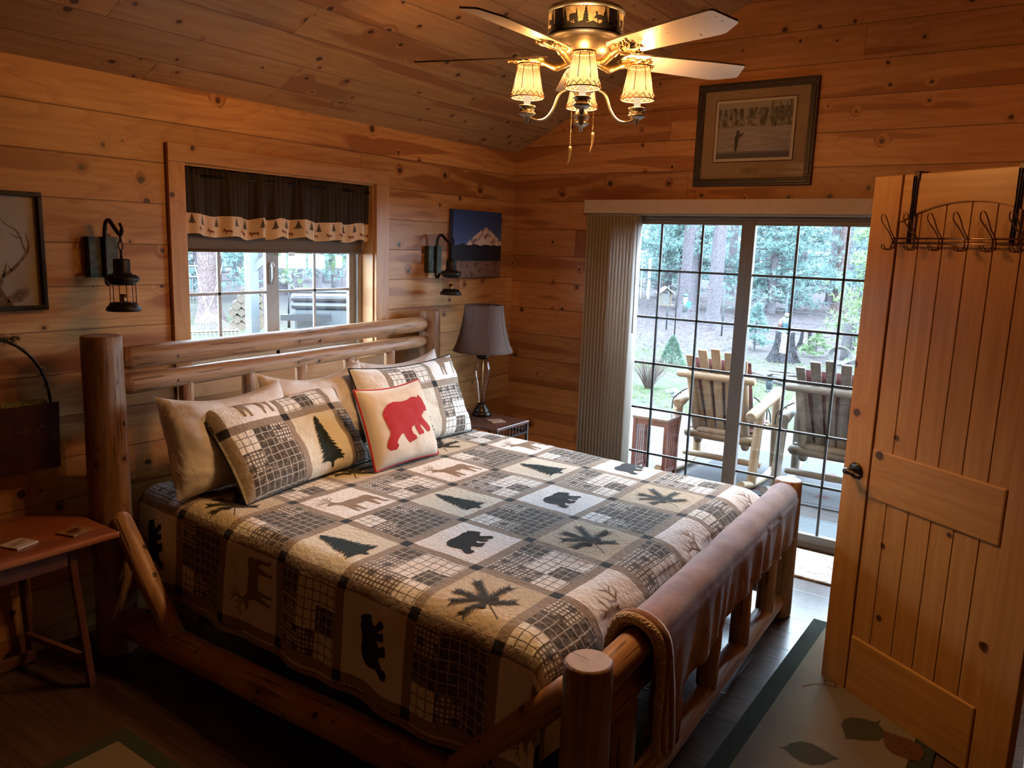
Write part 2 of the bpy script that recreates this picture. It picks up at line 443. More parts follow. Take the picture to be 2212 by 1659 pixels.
struct(MB().bb(-6.3,.16,-5.1,-4.95,0,3.5).build('wall_hall',M['wallW']))
b=MB();b.bb(-1.83,0,-3.56,-3.42,0,3.99)
struct(b.build('wall_closet',M['wallW']))
b=MB();th=.12
b.v=[Vector(p) for p in[(-6.4,.3,ceilz(.3)),(.3,.3,ceilz(.3)),(.3,-3.42,ceilz(-3.42)),(-6.4,-3.42,ceilz(-3.42)),(.3,-5.2,ceilz(-5.2)),(-6.4,-5.2,ceilz(-5.2))]]
b.v+=[v+Vector((0,0,th)) for v in b.v]
for q in((0,1,2,3),(3,2,4,5),(6,9,8,7),(9,11,10,8),(0,6,7,1),(4,10,11,5),(1,7,8,2),(2,8,10,4),(3,9,6,0),(5,11,9,3)):b.face(list(q)[::-1],0,None,False)
struct(b.build('ceiling',M['ceil']))
struct(MB().bb(-6.3,.02,-5.1,.05,-.12,0).build('floor',M['floor']))
# window casing on the log wall
b=MB();yo=-.022
b.bb(-2.69,-2.607,yo,0,1.0,2.06,1);b.bb(-1.402,-1.296,yo,0,1.0,2.06,1);b.bb(-2.69,-1.296,yo-.002,0,2.06,2.14,0);b.bb(-2.69,-1.296,yo-.002,0,.98,1.07,0)
struct(b.build('trim_1',[M['trim'],M['trimV']],bevel=.003))
b=MB();b.bb(-2.607,-2.597,0,.12,1.07,2.06,1);b.bb(-1.412,-1.402,0,.12,1.07,2.06,1);b.bb(-2.597,-1.412,0,.12,2.05,2.06,0);b.bb(-2.597,-1.412,-.0,.12,1.07,1.08,0)
struct(b.build('trim_2',[M['trim'],M['trimV']]))
# sliding window
w=thing('window_1','','',(-2.0,.1,1.08),kind='structure');

V=M['white_vinyl']
b=MB();y0,y1=.09,.15
b.bb(-2.597,-2.575,y0,y1,1.08,2.05).bb(-1.445,-1.412,y0,y1,1.08,2.05).bb(-2.597,-1.412,y0,y1,1.08,1.115).bb(-2.597,-1.412,y0,y1,2.01,2.05)
b.build('window_frame',V,w,bevel=.003)
for (a,c,yy,nm) in((-2.575,-2.045,.105,'l'),(-2.04,-1.445,.125,'r')):
    b=MB();d=.022
    b.bb(a,a+(.02 if nm=='l' else .045),yy-.012,yy+.012,1.115,2.01).bb(c-.045,c,yy-.012,yy+.012,1.115,2.01)
    b.bb(a+.02,c-.045,yy-.012,yy+.012,1.115,1.15).bb(a+.02,c-.045,yy-.012,yy+.012,1.975,2.01)
    s=b.build('sash',V,w,bevel=.002)
    g0=a+(.02 if nm=='l' else .045);g1=c-.045;mx=-2.366 if nm=='l' else -1.743
    b=MB();b.bb(mx-.008,mx+.008,yy-.005,yy+.005,1.15,1.975).bb(g0,g1,yy-.005,yy+.005,1.449,1.463);b.build('muntin',V,s)
    MB().bb(g0,g1,yy-.002,yy+.002,1.15,1.975).build('pane',M['glass'],s)
b=MB();b.tube([(-2.062,.085,1.50),(-2.062,.07,1.53),(-2.062,.07,1.585),(-2.062,.085,1.61)],[.008,.012,.012,.008],8);b.box((-2.062,.09,1.555),(.022,.012,.10));b.build('latch',M['white_vinyl'],w)
M['muntin']=plain('dark_grille',(.035,.038,.04),.45)
# sliding patio door
d1=thing('door_1','','',(.05,-1.7,0),kind='structure')
V=M['beige_vinyl']
def Zr(j):return 1.916-.3058*j
b=MB();b.bb(.0,.13,-.86,-.79,0,1.975).bb(0,.13,-2.66,-2.60,0,1.975)
b=MB();b.bb(-.0,.14,-.86,-.825,0,1.975).bb(-.0,.14,-2.66,-2.625,0,1.975).bb(0,.14,-2.625,-.825,1.935,1.975).bb(0,.14,-2.625,-.825,0,.03)
b.build('door_frame',V,d1,bevel=.003)
def panel(ys,x,yl,yr):
    # ys: muntin centre lines; glass from yl (left) to yr
    b=MB();b.bb(x-.02,x+.02,yl,yl+.05,.03,1.935).bb(x-.02,x+.02,yr-.05,yr,.03,1.935).bb(x-.02,x+.02,yr,yl,1.905,1.935).bb(x-.02,x+.02,yr,yl,.03,.085)
    p=b.build('sliding_panel',V,d1,bevel=.004)
    b=MB()
    for yy in ys:b.bb(x-.006,x+.006,yy-.007,yy+.007,.085,1.905)
    for j in range(1,6):b.bb(x-.006,x+.006,yr,yl,Zr(j)-.007,Zr(j)+.007)
    b.build('muntin',M['muntin'],p)
    MB().bb(x-.003,x+.003,yr,yl,.085,1.905).build('pane',M['glass'],p)
panel([-1.151,-1.427],.035,-.875,-1.675)
panel([-2.013,-2.2885],.02,-1.765,-2.575)
# ------------------------------------------------------------------ open plank door
dd=Vector((math.cos(R_(-121.93)),math.sin(R_(-121.93)),0));E0=Vector((-1.4619,-2.6911,0));dn=Vector((dd.y,-dd.x,0))
# local frame: x along door from the free edge, y out of the face towards the bed side, z up
rzd=math.atan2(dd.y,dd.x)
do=thing('door_2','','',(E0.x,E0.y,0),rzd,kind='structure')
DL=XF[do]
# local y axis = rotate(rzd) of +y ; want face side
ly=(DL.to_3x3()@Vector((0,1,0)));sg=1 if ly.dot(dn)>0 else -1
W=.80;TH=.036
def DB(o,name,mat,par=do,**k):
    return o.build(name,mat,par,world=False,**k)
b=MB()
gx=[.125,.218,.316,.411,.503,.598,.675]
b.bb(.12,.68,-sg*.027,-sg*.011,.2,1.98)
for i in range(6):
    b.bb(gx[i]+.0025,gx[i+1]-.0025,-sg*.012,-sg*.008,.2,1.98)
DB(b,'plank_panel',M['doorV'],bevel=.0015)
b=MB();b.bb(0,.125,-sg*TH,0,0.006,2.04);DB(b,'stile',M['doorV'],bevel=.004)
b=MB();b.bb(.675,W,-sg*TH,0,0.006,2.04);DB(b,'stile',M['doorV'],bevel=.004)
b=MB();b.bb(.131,.669,-sg*TH,0,0.006,.25);DB(b,'rail',M['doorH'],bevel=.006)
b=MB();b.bb(.131,.669,-sg*TH,0,.825,1.02);DB(b,'rail',M['doorH'],bevel=.006)
b=MB();arc=[(.131+.538*t/16,1.868+.066*(1-(2*t/16-1)**2)) for t in range(17)]
b.prism(arc+[(.669,2.04),(.131,2.04)],lambda x,z,h:(x,-sg*h,z),TH);DB(b,'rail',M['doorH'],bevel=.005)
b=MB();b.lathe([(.001,0),(.026,0),(.032,.004),(.032,.008),(.026,.012),(.001,.012)],(.066,0,.915),24,rot=Matrix.Rotation(R_(-90*sg),3,'X'))
b.tube([(.066,0,.915),(.066,sg*.045,.915)],.010,12)
b.tube(spline([(.058,sg*.05,.915),(.075,sg*.052,.917),(.10,sg*.05,.914),(.13,sg*.046,.908)],5),[.013]*6+[.011]*5+[.009]*5,12)
DB(b,'lever_handle',M['bronze'])
# over-door hook rack: hangs on the door, a thing of its own
hr=thing('hook_rack','bronze coat rack with curling double hooks hung over the open pine door','hook rack',(E0.x,E0.y,0),rzd)
b=MB();Y=sg*.018
for z in(1.812,1.795):b.tube([(.13,Y,z),(.78,Y,z)],.0035,8)
for x in(.13,.78):b.lathe([(.001,-.006),(.007,-.003),(.007,.003),(.001,.006)],(x,Y,1.803),10)
b.build('crossbar',M['bronzebar'],hr,world=False)
for x in(.19,.575):
    b=MB();b.bb(x-.006,x+.006,sg*.003,sg*.006,1.79,2.02).bb(x-.010,x+.010,sg*.003,sg*.006,2.015,2.047).bb(x-.010,x+.010,-sg*(TH+.003),sg*.006,2.043,2.047).bb(x-.010,x+.010,-sg*(TH+.006),-sg*(TH+.003),2.0,2.047)
    b.tube([(x-.004,sg*.012,2.03),(x-.004,sg*.012,1.80)],.003,8)
    b.build('door_strap',M['bronze'],hr,world=False)
for k,x in enumerate((.135,.232,.33,.428,.525,.622,.72)):
    b=MB()
    for s in(-1,1):
        b.tube(spline([(x-.002+s*.006,Y,1.775),(x+s*.006,Y+sg*.006,1.81),(x-.01+s*.006,Y+sg*.02,1.84),(x-.02+s*.013,Y+sg*.035,1.872),(x-.022+s*.007,Y+sg*.042,1.893),(x-.022,Y+sg*.043,1.897)],4),.0022,6)
        b.tube(spline([(x-.002+s*.006,Y,1.79),(x-.004+s*.007,Y+sg*.012,1.772),(x-.014+s*.008,Y+sg*.03,1.775),(x-.018+s*.004,Y+sg*.036,1.79)],4),.0022,6)
    b.build('hook',M['bronzebar'],hr,world=False)
# ------------------------------------------------------------------ window dressing
va=thing('curtain_valance','gathered dark brown valance with a tan border of small trees and moose','curtain',(-2.0,.03,2.0))
def fold(x):return .020*math.sin(x*38+1.5*math.sin(x*9))+.010*math.sin(x*71+2)
folds=[-2.6,-2.266,-2.108,-1.965,-1.80,-1.615,-1.40]
def vfn(x,z):
    t=(2.04-z)/.32
    k=.35+.65*t
    yb=.012+fold(x)*k
    for i,q in enumerate(folds[1:-1]): yb+=.022*t/(1+((x-q)/.010)**2)
    st=sum(1 for q in folds if x>q)
    dz=-.0
    zz=z+.004*math.sin(x*60)*(1-t)
    if t<.09: yb+=.006*math.sin(x*240)
    return (x,yb+.012,zz-(.006*math.sin(x*11+1)+.008*math.sin(x*38+1.5*math.sin(x*9)))*t)
g=G('dark_ribbed_cotton');o=g.obj();n=g.noise(g.vec(o[0]*40.0,o[1],o[2]*40.0),1,2);rb=(o[0]*230.0).sin()*.5+.5
M['valcloth']=g.bsdf(g.mix(rb*.6,(.026,.019,.014),(.06,.045,.033)),.9,0,g.bump(rb,.4,.002),.2)
M['valborder']=fabric('tan_border',(.72,.52,.34),.12)
M['moose']=fabric('moose_brown',(.22,.07,.035),.2);M['tinytree']=fabric('tree_charcoal',(.09,.07,.05),.2)
xs=lin(-2.592,-1.412,300)
b=MB();b.grid(vfn,xs,lin(2.045,1.735,16),0,matf=lambda x,z:1 if (1.742<z<1.828) else 0)
def treepoly(cx,cz,w,h,n=5,seed=0):
    r=random.Random(seed);L=[];Rr=[]
    for i in range(n):
        t0=i/n;t1=(i+1)/n
        L+=[(cx-w/2*t1*(.9+.2*r.random()),cz-h*t1+h*.03),(cx-w/2*t1*.5,cz-h*t1)]
        Rr+=[(cx+w/2*t1*(.9+.2*r.random()),cz-h*t1+h*.03),(cx+w/2*t1*.5,cz-h*t1)]
    return [(cx,cz)]+Rr+[(cx+w*.05,cz-h),(cx+w*.05,cz-h*1.1),(cx-w*.05,cz-h*1.1),(cx-w*.05,cz-h)]+L[::-1]
MOOSE=[(0,.55),(.12,.62),(.16,.78),(.10,.98),(.28,1.0),(.34,.72),(.60,.74),(.85,.66),(1,.62),(.97,.45),(.95,.2),(.93,0),(.86,0),(.86,.3),(.78,.38),(.5,.36),(.40,.36),(.40,.0),(.33,0),(.31,.36),(.26,.48),(.18,.5),(.10,.42),(.02,.46)]
off=lambda fn,d=(0,-.002,0):(lambda x,z:tuple(Vector(fn(x,z))+Vector(d)))
k=0;x=-2.56
while x<-1.42:
    b.applique(treepoly(x,1.827,.034,.042,4,k),off(vfn),3,.01)
    b.applique([(x+.028+p[0]*.036,1.748+p[1]*.026) for p in MOOSE],off(vfn),2,.01)
    x+=.066+.014*((k*7)%3);k+=1
vo=b.build('gathered_cloth',[M['valcloth'],M['valborder'],M['moose'],M['tinytree']],va)
b=MB();b.tube([(-2.597,.030,2.012),(-1.412,.030,2.012)],.007,10);b.build('curtain_rod',M['black'],va)
rs=thing('roller_shade','taupe roller shade pulled a little way down behind the valance','window shade',(-2.0,.075,1.66))
M['shade']=fabric('taupe_shade',(.14,.10,.075),.08)
b=MB();b.bb(-2.592,-1.42,.079,.082,1.675,2.0);b.build('shade_cloth',M['shade'],rs)
b=MB();b.tube([(-2.592,.080,1.668),(-1.42,.080,1.668)],.008,10);b.build('hem_bar',M['shade'],rs)
b=MB();b.tube([(-2.592,.072,2.03),(-1.42,.072,2.03)],.016,14);b.build('roller',M['shade'],rs)
b=MB();b.box((-1.945,.068,1.655),(.04,.004,.02));b.build('pull_tab',plain('clear_tab',(.6,.6,.6),.2),rs)
# vertical blinds
vb=thing('vertical_blinds','cream vertical blinds stacked at the left of the sliding glass door under a long valance','blinds',(-.07,-.9,0))
b=MB();b.bb(-.085,-.078,-2.85,-.626,1.968,2.054).bb(-.085,-.0,-2.85,-2.842,1.968,2.054).bb(-.085,-.0,-.634,-.626,1.968,2.054).bb(-.08,-.0,-2.85,-.626,2.049,2.054)
b.build('valance_board',M['valance'],vb,bevel=.003)
b=MB();b.bb(-.06,-.02,-2.83,-.64,1.955,1.985);b.build('head_track',M['white_vinyl'],vb)
g=G('cream_blind_slat');o=g.obj();n=g.noise(g.vec(o[0]*300.0,o[1]*300.0,o[2]*3.0),1,2)
M['slat']=g.bsdf(g.mix(n,(.54,.48,.41),(.64,.58,.51)),.5,0,g.bump(n,.2,.001),.4)
t_=g.new('ShaderNodeBsdfTranslucent');t_.inputs[0].default_value=(.62,.56,.49,1);m_=g.new('ShaderNodeMixShader');m_.inputs[0].default_value=.45
g.nt.links.new(g.b.outputs[0],m_.inputs[1]);g.nt.links.new(t_.outputs[0],m_.inputs[2]);g.nt.links.new(m_.outputs[0],g.out.inputs[0])
for k in range(15):
    yc=-.675-.0245*k;b=MB();an=R_(106)
    pr=[]
    for i in range(7):
        t=(i/6-.5)*.089;cv=.006*(1-(i/3-1)**2);pr.append((-.052+math.sin(an)*t*.95,yc+math.cos(an)*t*.9-cv*.8))
    n0=len(b.v)
    for zz in(.02,1.955):
        for p in pr:b.v.append(Vector((p[0],p[1],zz)))
    for i in range(6):b.face([i,i+1,8+i,7+i],0,None)
    b.build('slat',M['slat'],vb,solid=.0015)
b=MB();b.tube([(-.09,-1.035,1.95),(-.09,-1.04,1.20)],.004,8);b.build('wand',M['white_vinyl'],vb)
# ------------------------------------------------------------------ bed
ba=R_(2.3166)
def BQ(s,t): return (-1.082-s*2.0622*math.cos(ba)+t*2.2026*math.sin(ba),-.16-s*2.0622*math.sin(ba)-t*2.2026*math.cos(ba))
bed=thing('log_bed','rustic peeled log bed with tall head posts under the curtained window','bed',(-2.1,-1.3,0))
LM=[M['log'],M['end']];LP=[M['logpost'],M['end']]
hl=BQ(1,0);hr_=BQ(0,0);fl=BQ(1,1);fr=BQ(0,1)
def post(x,y,h,r,**k):
    b=MB();b.tube([(x,y,.0),(x,y,h*.5),(x,y,h)],[r*1.02,r,r*.97],28,jit=.035,sub=8,mat=0,capmat=1,bev=.008);b.build('post',LP,bed)
post(hl[0],hl[1],1.338,.078);post(hr_[0],hr_[1],1.338,.066);post(fl[0],fl[1],.685,.068);post(fr[0],fr[1],.685,.066)
def rail(p,q,r0,r1,name='rail',j=.05,tenon=.0):
    b=MB();p=Vector(p);q=Vector(q);d=(q-p).normalized()
    b.tube([p,p+d*.03,(p+q)/2,q-d*.03,q],[r0*.72,r0,(r0+r1)/2,r1,r1*.72],22,jit=j,sub=6,mat=0,capmat=1);b.build(name,LM,bed)
def HP(s,z,dy=0):
    x=hr_[0]+(hl[0]-hr_[0])*s;y=hr_[1]+(hl[1]-hr_[1])*s;return (x,y+dy,z)
rail(HP(.965,1.235),HP(.03,1.255),.049,.044);rail(HP(.965,1.128),HP(.03,1.150),.042,.037)
rail(HP(.965,.42),HP(.03,.42),.045,.045)
for x in(-2.772,-2.442,-2.115,-1.776,-1.449):
    s=(x-hr_[0])/(hl[0]-hr_[0]);rail(HP(s,.42),HP(s,1.14),.030,.031,'spindle',.08)
def FP(s,z):return (fr[0]+(fl[0]-fr[0])*s,fr[1]+(fl[1]-fr[1])*s,z)
rail(FP(.975,.595),FP(.02,.61),.050,.047);rail(FP(.975,.485),FP(.02,.49),.040,.038);rail(FP(.975,.085),FP(.02,.09),.045,.045)
for k in range(5):
    s=.12+.19*k;rail(FP(s,.09),FP(s,.49),.042,.040,'spindle',.08)
def SP(sd,t,z):
    a,c=(hl,fl) if sd else (hr_,fr);return (a[0]+(c[0]-a[0])*t,a[1]+(c[1]-a[1])*t,z)
for sd in(0,1):
    rail(SP(sd,.02,.15),SP(sd,.98,.15),.060,.060,'side_rail')
    rail(SP(sd,.02,.61),SP(sd,.19,.17),.044,.040,'brace')
    rail(SP(sd,.985,.60),SP(sd,.80,.17),.044,.040,'brace')
# mattress
mt=thing('mattress','thick mattress filling the log bed under the quilt','mattress',(-2.06,-1.25,.2))
b=MB()
shear=lambda y:.035*(y+1.17)
def mfn(x,y,z):return Vector((x+shear(y),y,z))
b.prism([(-2.985,-.30),(-1.135,-.30),(-1.135,-2.22),(-2.985,-2.22)],lambda x,y,h:(x+shear(y),y,.24+h),.385)
b.build('mattress_body',M['pillow'],mt,bevel=.05)
# quilt
TOP=.664;CU,CV=.3235,.3285
X0=-3.032;YT=-.18;FE=-2.30
def dropmap(s,R):
    # s = arc length past the flat; returns (horizontal, drop)
    if s<=0:return 0,0
    L=R*PI/2
    if s<L:return R*math.sin(s/R),R*(1-math.cos(s/R))
    return R+.07*(s-L),R+(s-L)
def Q(u,v):
    a=u*CU;yy=v*CV
    WX=6*CU
    hx=hy=dx=dy=0;R=.10;x=X0+a
    if a<.10:
        hx,dx=dropmap(.10-a,R);x=X0+.10-hx
    elif a>WX-.10:
        hx,dx=dropmap(a-(WX-.10),R);x=X0+WX-.10+hx
    y=YT-yy;RF=.13;fl0=2.23
    if -y>fl0-.04:
        hy,dy=dropmap(-y-(fl0-.04),RF);y=-(fl0-.04+hy-max(0,dy-RF)*.07)
    z=TOP-(dx**2.2+dy**2.2)**(1/2.2) if (dx>0 and dy>0) else TOP-dx-dy
    z+=.006*noise.noise(Vector((x*3,y*3,0)))+.0025*noise.noise(Vector((x*14,y*14,5)))
    e=min(1,max(dx,0)/.1)
    x+= (-1 if a<1 else 1)*e*(.010*math.sin(y*13)+.006*math.sin(y*29+1))*min(1,dx/.3+.2)
    if dy>.05: y-=.008*math.sin(x*15)
    return (x+shear(max(y,-2.2)),y,z)
def corner(u,v):
    a=u*CU;yy=.18+v*CV
    return (a<-.02 or a>6*CU+.02) and yy>2.23+.16
qt=MB()
us=lin(-1.12,7.12,260);vs=lin(.02,7.35,230)
qt.grid(Q,us,vs,0,skip=corner,flip=True)
# silhouettes (unit cell, y up)
def norm(P,flip=False):
    xs=[p[0] for p in P];ys=[p[1] for p in P];a,b_=min(xs),max(xs);c,d=min(ys),max(ys)
    return [((p[0]-a)/(b_-a),(p[1]-c)/(d-c)) for p in P]
BEAR=norm([(1462,-560),(1464,-535),(1475,-515),(1500,-490),(1535,-480),(1580,-487),(1620,-485),(1652,-473),(1675,-476),(1690,-484),(1696,-473),(1706,-472),(1710,-484),(1722,-500),(1728,-525),(1737,-548),(1735,-562),(1733,-574),(1722,-571),(1708,-572),(1700,-590),(1692,-582),(1688,-600),(1700,-622),(1718,-640),(1735,-662),(1733,-680),(1722,-690),(1703,-688),(1690,-668),(1668,-635),(1664,-655),(1678,-680),(1675,-695),(1640,-697),(1632,-670),(1628,-636),(1606,-644),(1600,-660),(1604,-680),(1620,-700),(1620,-715),(1600,-720),(1575,-727),(1562,-700),(1549,-665),(1530,-672),(1512,-690),(1500,-705),(1505,-725),(1490,-742),(1458,-738),(1446,-715),(1452,-690),(1470,-660),(1478,-640),(1470,-610)])
ELK=[(.15,.60),(.19,.645),(.25,.68),(.28,.72),(.31,.76),(.32,.70),(.37,.63),(.45,.60),(.55,.60),(.70,.575),(.84,.60),(.90,.575),(.925,.50),(.91,.42),(.935,.30),(.92,.16),(.955,.03),(.905,.03),(.885,.14),(.875,.28),(.81,.37),(.80,.24),(.77,.12),(.775,.02),(.73,.02),(.735,.16),(.72,.35),(.62,.33),(.50,.345),(.485,.2),(.47,.1),(.48,.01),(.435,.01),(.43,.15),(.415,.31),(.385,.17),(.36,.10),(.365,.03),(.32,.03),(.325,.14),(.35,.36),(.345,.46),(.31,.55),(.26,.585),(.20,.575)]
ANT=[([(.29,.72),(.33,.80),(.31,.88),(.34,.97)],[.022,.02,.016,.006]),([(.33,.80),(.40,.84),(.44,.92)],[.018,.014,.004]),([(.32,.86),(.38,.90),(.40,.97)],[.016,.012,.004]),([(.31,.78),(.25,.80),(.20,.86)],[.016,.012,.004]),
([(.27,.72),(.20,.76),(.13,.75),(.06,.80)],[.022,.02,.014,.005]),([(.17,.757),(.14,.84),(.15,.90)],[.016,.012,.004]),([(.12,.755),(.08,.72),(.03,.72)],[.014,.01,.004]),([(.23,.745),(.22,.82)],[.014,.004]),([(.31,.88),(.25,.92),(.22,.97)],[.014,.01,.004])]
def cellfn(fn,i,j,pad=.07,sx=1,sy=1,rot=0):
    # maps unit motif coords (x right,y up) into cell i,j (v grows downward)
    def f(x,y):
        x=.5+(x-.5)*sx;y=.5+(y-.5)*sy
        return fn(i+pad+x*(1-2*pad),j+1-pad-y*(1-2*pad))
    return f
def lift(fn,d=.0018):
    def f(u,v):
        e=.004;p=Vector(fn(u,v));a=Vector(fn(u+e,v))-p;c=Vector(fn(u,v-e))-p;n=a.cross(c)
        if n.length<1e-12:return p
        n.normalize();return p+n*d
    return f
def bear(b,fn,m):b.applique([(.16+p[0]*.68,.22+p[1]*.52) for p in BEAR],fn,m,.06)
def elk(b,fn,m):
    b.applique([(p[0],p[1]*.86+.06) for p in ELK],fn,m,.06)
    for P,w in ANT:b.stroke([(p[0],p[1]*.86+.06) for p in P],w,fn,m)
def bust(b,fn,m):
    b.applique([(.29,.375),(.35,.43),(.41,.47),(.45,.53),(.48,.56),(.49,.49),(.56,.455),(.66,.45),(.78,.42),(.90,.36),(.97,.32),(.97,.02),(.50,.02),(.50,.16),(.46,.28),(.40,.335),(.33,.345)],fn,m,.06)
    for P,w in ANT:b.stroke([((p[0]-.28)*1.45+.44,(p[1]-.72)*1.55+.50) for p in P],[q*1.35 for q in w],fn,m)
def tree(b,fn,m,seed=1,w=.52):
    r=random.Random(seed);n=11;L=[];Rr=[]
    for k in range(n):
        t=(k+1)/n;hw=w/2*(t**.85)
        y=.93-.80*t
        L+=[(.5-hw*(.85+.3*r.random()),y+.03*r.random()-.01),(.5-hw*.62,y+.02)]
        Rr+=[(.5+hw*(.85+.3*r.random()),y+.03*r.random()-.01),(.5+hw*.62,y+.02)]
    P=[(.5,.97)]+Rr+[(.53,.11),(.53,.04),(.47,.04),(.47,.11)]+L[::-1]
    b.applique(P,fn,m,.05)
    for k in range(150):
        t=r.random();y=.93-.80*t;s=r.choice((-1,1));hw=w/2*(t**.85)*r.uniform(.55,1.0)
        b.stroke([(.5+s*hw*.75,y+.01),(.5+s*(hw+.05),y-.028+.02*r.random())],[.016,.003],fn,m)
def branch(b,fn,m,seed=2):
    r=random.Random(seed)
    stems=[[(.20,.10),(.32,.26),(.42,.40)],[(.42,.40),(.44,.60),(.42,.86)],[(.42,.40),(.60,.62),(.78,.82)],[(.42,.40),(.64,.44),(.88,.42)],[(.40,.38),(.25,.46),(.10,.50)],[(.43,.5),(.30,.64),(.20,.74)],[(.40,.36),(.52,.26),(.62,.16)]]
    for P in stems:
        b.stroke(P,.014,fn,m)
        for a,c in zip(P[:-1],P[1:]):
            dx,dy=c[0]-a[0],c[1]-a[1];L=math.hypot(dx,dy);an=math.atan2(dy,dx)
            if P is stems[0]:continue
            for k in range(int(L/.0085)):
                t=k/(L/.0085);px,py=a[0]+dx*t,a[1]+dy*t
                for s in(-1,1):
                    q=an+s*R_(32+22*r.random());l=.075+.04*r.random()
                    b.stroke([(px,py),(px+math.cos(q)*l,py+math.sin(q)*l)],[.0095,.003],fn,m)
    for cx,cy in((.30,.40),(.54,.40)):
        for k in range(3):
            rr=.055-.014*k
            b.applique([(cx+rr*math.cos(q*PI/5)*.9,cy+rr*math.sin(q*PI/5)*(1.1+.1*(q%2))) for q in range(10)],lift0(fn,.0006*k),m if k%2==0 else 4,.2)
def lift0(fn,d):
    return lambda x,y:Vector(fn(x,y))+Vector((0,0,d))
LQ=lift(Q)
rows={0:'B',1:'C',2:'E',3:'T'}
for j in range(0,7):
    for i in range(-1,7):
        if (i+j)%2==0:continue
        if corner(i+.5,j+.5):continue
        f=cellfn(LQ,i,j);k=rows[j%4]
        if k=='B':bear(qt,f,2)
        elif k=='E':(bust if j==6 and i>=0 else elk)(qt,f,3)
        elif k=='T':tree(qt,f,1,i*7+j)
        else:branch(qt,f,4,i*5+j)
qo=thing('patchwork_quilt','lodge patchwork quilt with bears, elk, trees and plaid squares spread over the log bed','quilt',(-2.06,-1.25,.6))
qt.build('quilt_cloth',[M['quilt'],M['m_tree'],M['m_bear'],M['m_elk'],M['m_cone']],qo)
b=MB()
hem=[Q(-1.12,v) for v in lin(.02,6.0,90)];b.tube([Vector(p) for p in hem],.009,8,True)
b.build('hem_binding',M['m_elk'],qo)
# ------------------------------------------------------------------ pillows
def pillow(W,H,T,conc=.07,seed=0,wr=.006,droop=0):
    def fn(u,v,side=1):
        x=W/2*u*(1-conc*(1-abs(v)**2));y=H/2*v*(1-conc*(1-abs(u)**2))
        k=max(0,(1-abs(u)**3.4))**.5*max(0,(1-abs(v)**3.4))**.5
        z=side*T/2*k
        z+=wr*noise.noise(Vector((u*2.3+seed,v*2.3,side)))*min(1,k*3)+wr*.5*noise.noise(Vector((u*6+seed,v*6,side*2)))*min(1,k*3)
        y+=-droop*(1-u*u)*max(0,v)**2
        return Vector((x,y,z))
    return fn
def frame(bl,br,tl):
    bl,br,tl=Vector(bl),Vector(br),Vector(tl);x=(br-bl).normalized();y=(tl-bl);y=(y-x*y.dot(x)).normalized();z=x.cross(y)
    m=Matrix((x,y,z)).transposed().to_4x4();return m,(br-bl).length,(tl-bl-x*(tl-bl).dot(x)).length
def place(bl,br,tl):
    m,W,H=frame(bl,br,tl);c=(Vector(br)+Vector(bl))/2+m.to_3x3()@Vector((0,H/2,0))
    M4=Matrix.Translation(c)@m;return M4,W,H
def pw(M4,fn,side):return lambda u,v:M4@fn(u,v,side)
g40=lin(-1,1,44)
white=[((-3.005,-.50,.672),(-2.38,-.49,.672),(-2.97,-.37,1.09),.21,.07,'plump white pillow at the left end of the row, nearest the empty bed edge'),
((-2.46,-.44,.69),(-1.80,-.43,.69),(-2.46,-.30,1.115),.16,.09,'white pillow in the middle of the row, its corner rising between the two patchwork shams'),
((-1.85,-.42,.69),(-1.16,-.40,.69),(-1.85,-.29,1.115),.17,.07,'white pillow at the far end of the row behind the right patchwork sham')]
for k,(bl,br,tl,T,dr,lab) in enumerate(white):
    M4,W,H=place(bl,br,tl);fn=pillow(W,H,T,.06,k*5,.012,dr*.6)
    b=MB();b.grid(pw(M4,fn,1),g40,g40);b.grid(pw(M4,fn,-1),g40,g40,flip=True)
    p=thing('pillow',lab,'pillow',tuple((Vector(bl)+Vector(br))/2),group='white pillows along the headboard')
    b.build('pillow_case',M['pillow'],p)
SM=[M['quilt'],M['m_tree'],M['m_bear'],M['m_elk'],M['m_cone']]
def sham(bl,br,tl,T,uoff,voff,motifs,lab,seed):
    M4,W,H=place(bl,br,tl);fn=pillow(W,H,T,.05,seed,.012,.02)
    toUV=lambda u,v:(uoff+(u*.5+.5)*W/.325,voff+(.5-v*.5)*H/.325)
    inv=lambda U,V:(((U-uoff)*.325/W-.5)*2,(.5-(V-voff)*.325/H)*2)
    F=pw(M4,fn,1);Bk=pw(M4,fn,-1)
    b=MB();b.grid(F,g40,g40,uvf=toUV);b.grid(Bk,g40,g40,flip=True,uvf=toUV)
    def S_(U,V):
        u,v=inv(U,V);u=max(-.985,min(.985,u));v=max(-.985,min(.985,v));return F(u,v)
    LS=lift(S_,.002)
    for k,i,j in motifs:
        f=cellfn(LS,i,j)
        if k=='E':elk(b,f,3)
        elif k=='T':tree(b,f,1,3)
    p=thing('patchwork_sham',lab,'pillow',tuple((Vector(bl)+Vector(br))/2),group='patchwork pillow shams')
    b.build('sham_cover',SM,p)
    e=[F(math.copysign(1,math.cos(a))*min(1,abs(math.cos(a))*1.42),math.copysign(1,math.sin(a))*min(1,abs(math.sin(a))*1.42)) for a in [2*PI*k/96+.01 for k in range(96)]]
    MB().tube(e,.005,6,closed=True).build('piping',M['m_bear'],p)
sham((-2.845,-.73,.666),(-2.02,-.62,.666),(-2.845,-.45,1.03),.17,1.0-.08,2.54,[('E',1,2),('E',3,2),('T',2,3)],'patchwork sham with a dark pine tree square, left of the red bear cushion',3)
sham((-2.00,-.60,.668),(-1.20,-.60,.668),(-2.02,-.42,1.10),.18,3.0-.5/.325,2.5,[('E',3,2),('T',2,3)],'patchwork sham with an elk square at top right, behind the red bear cushion',8)
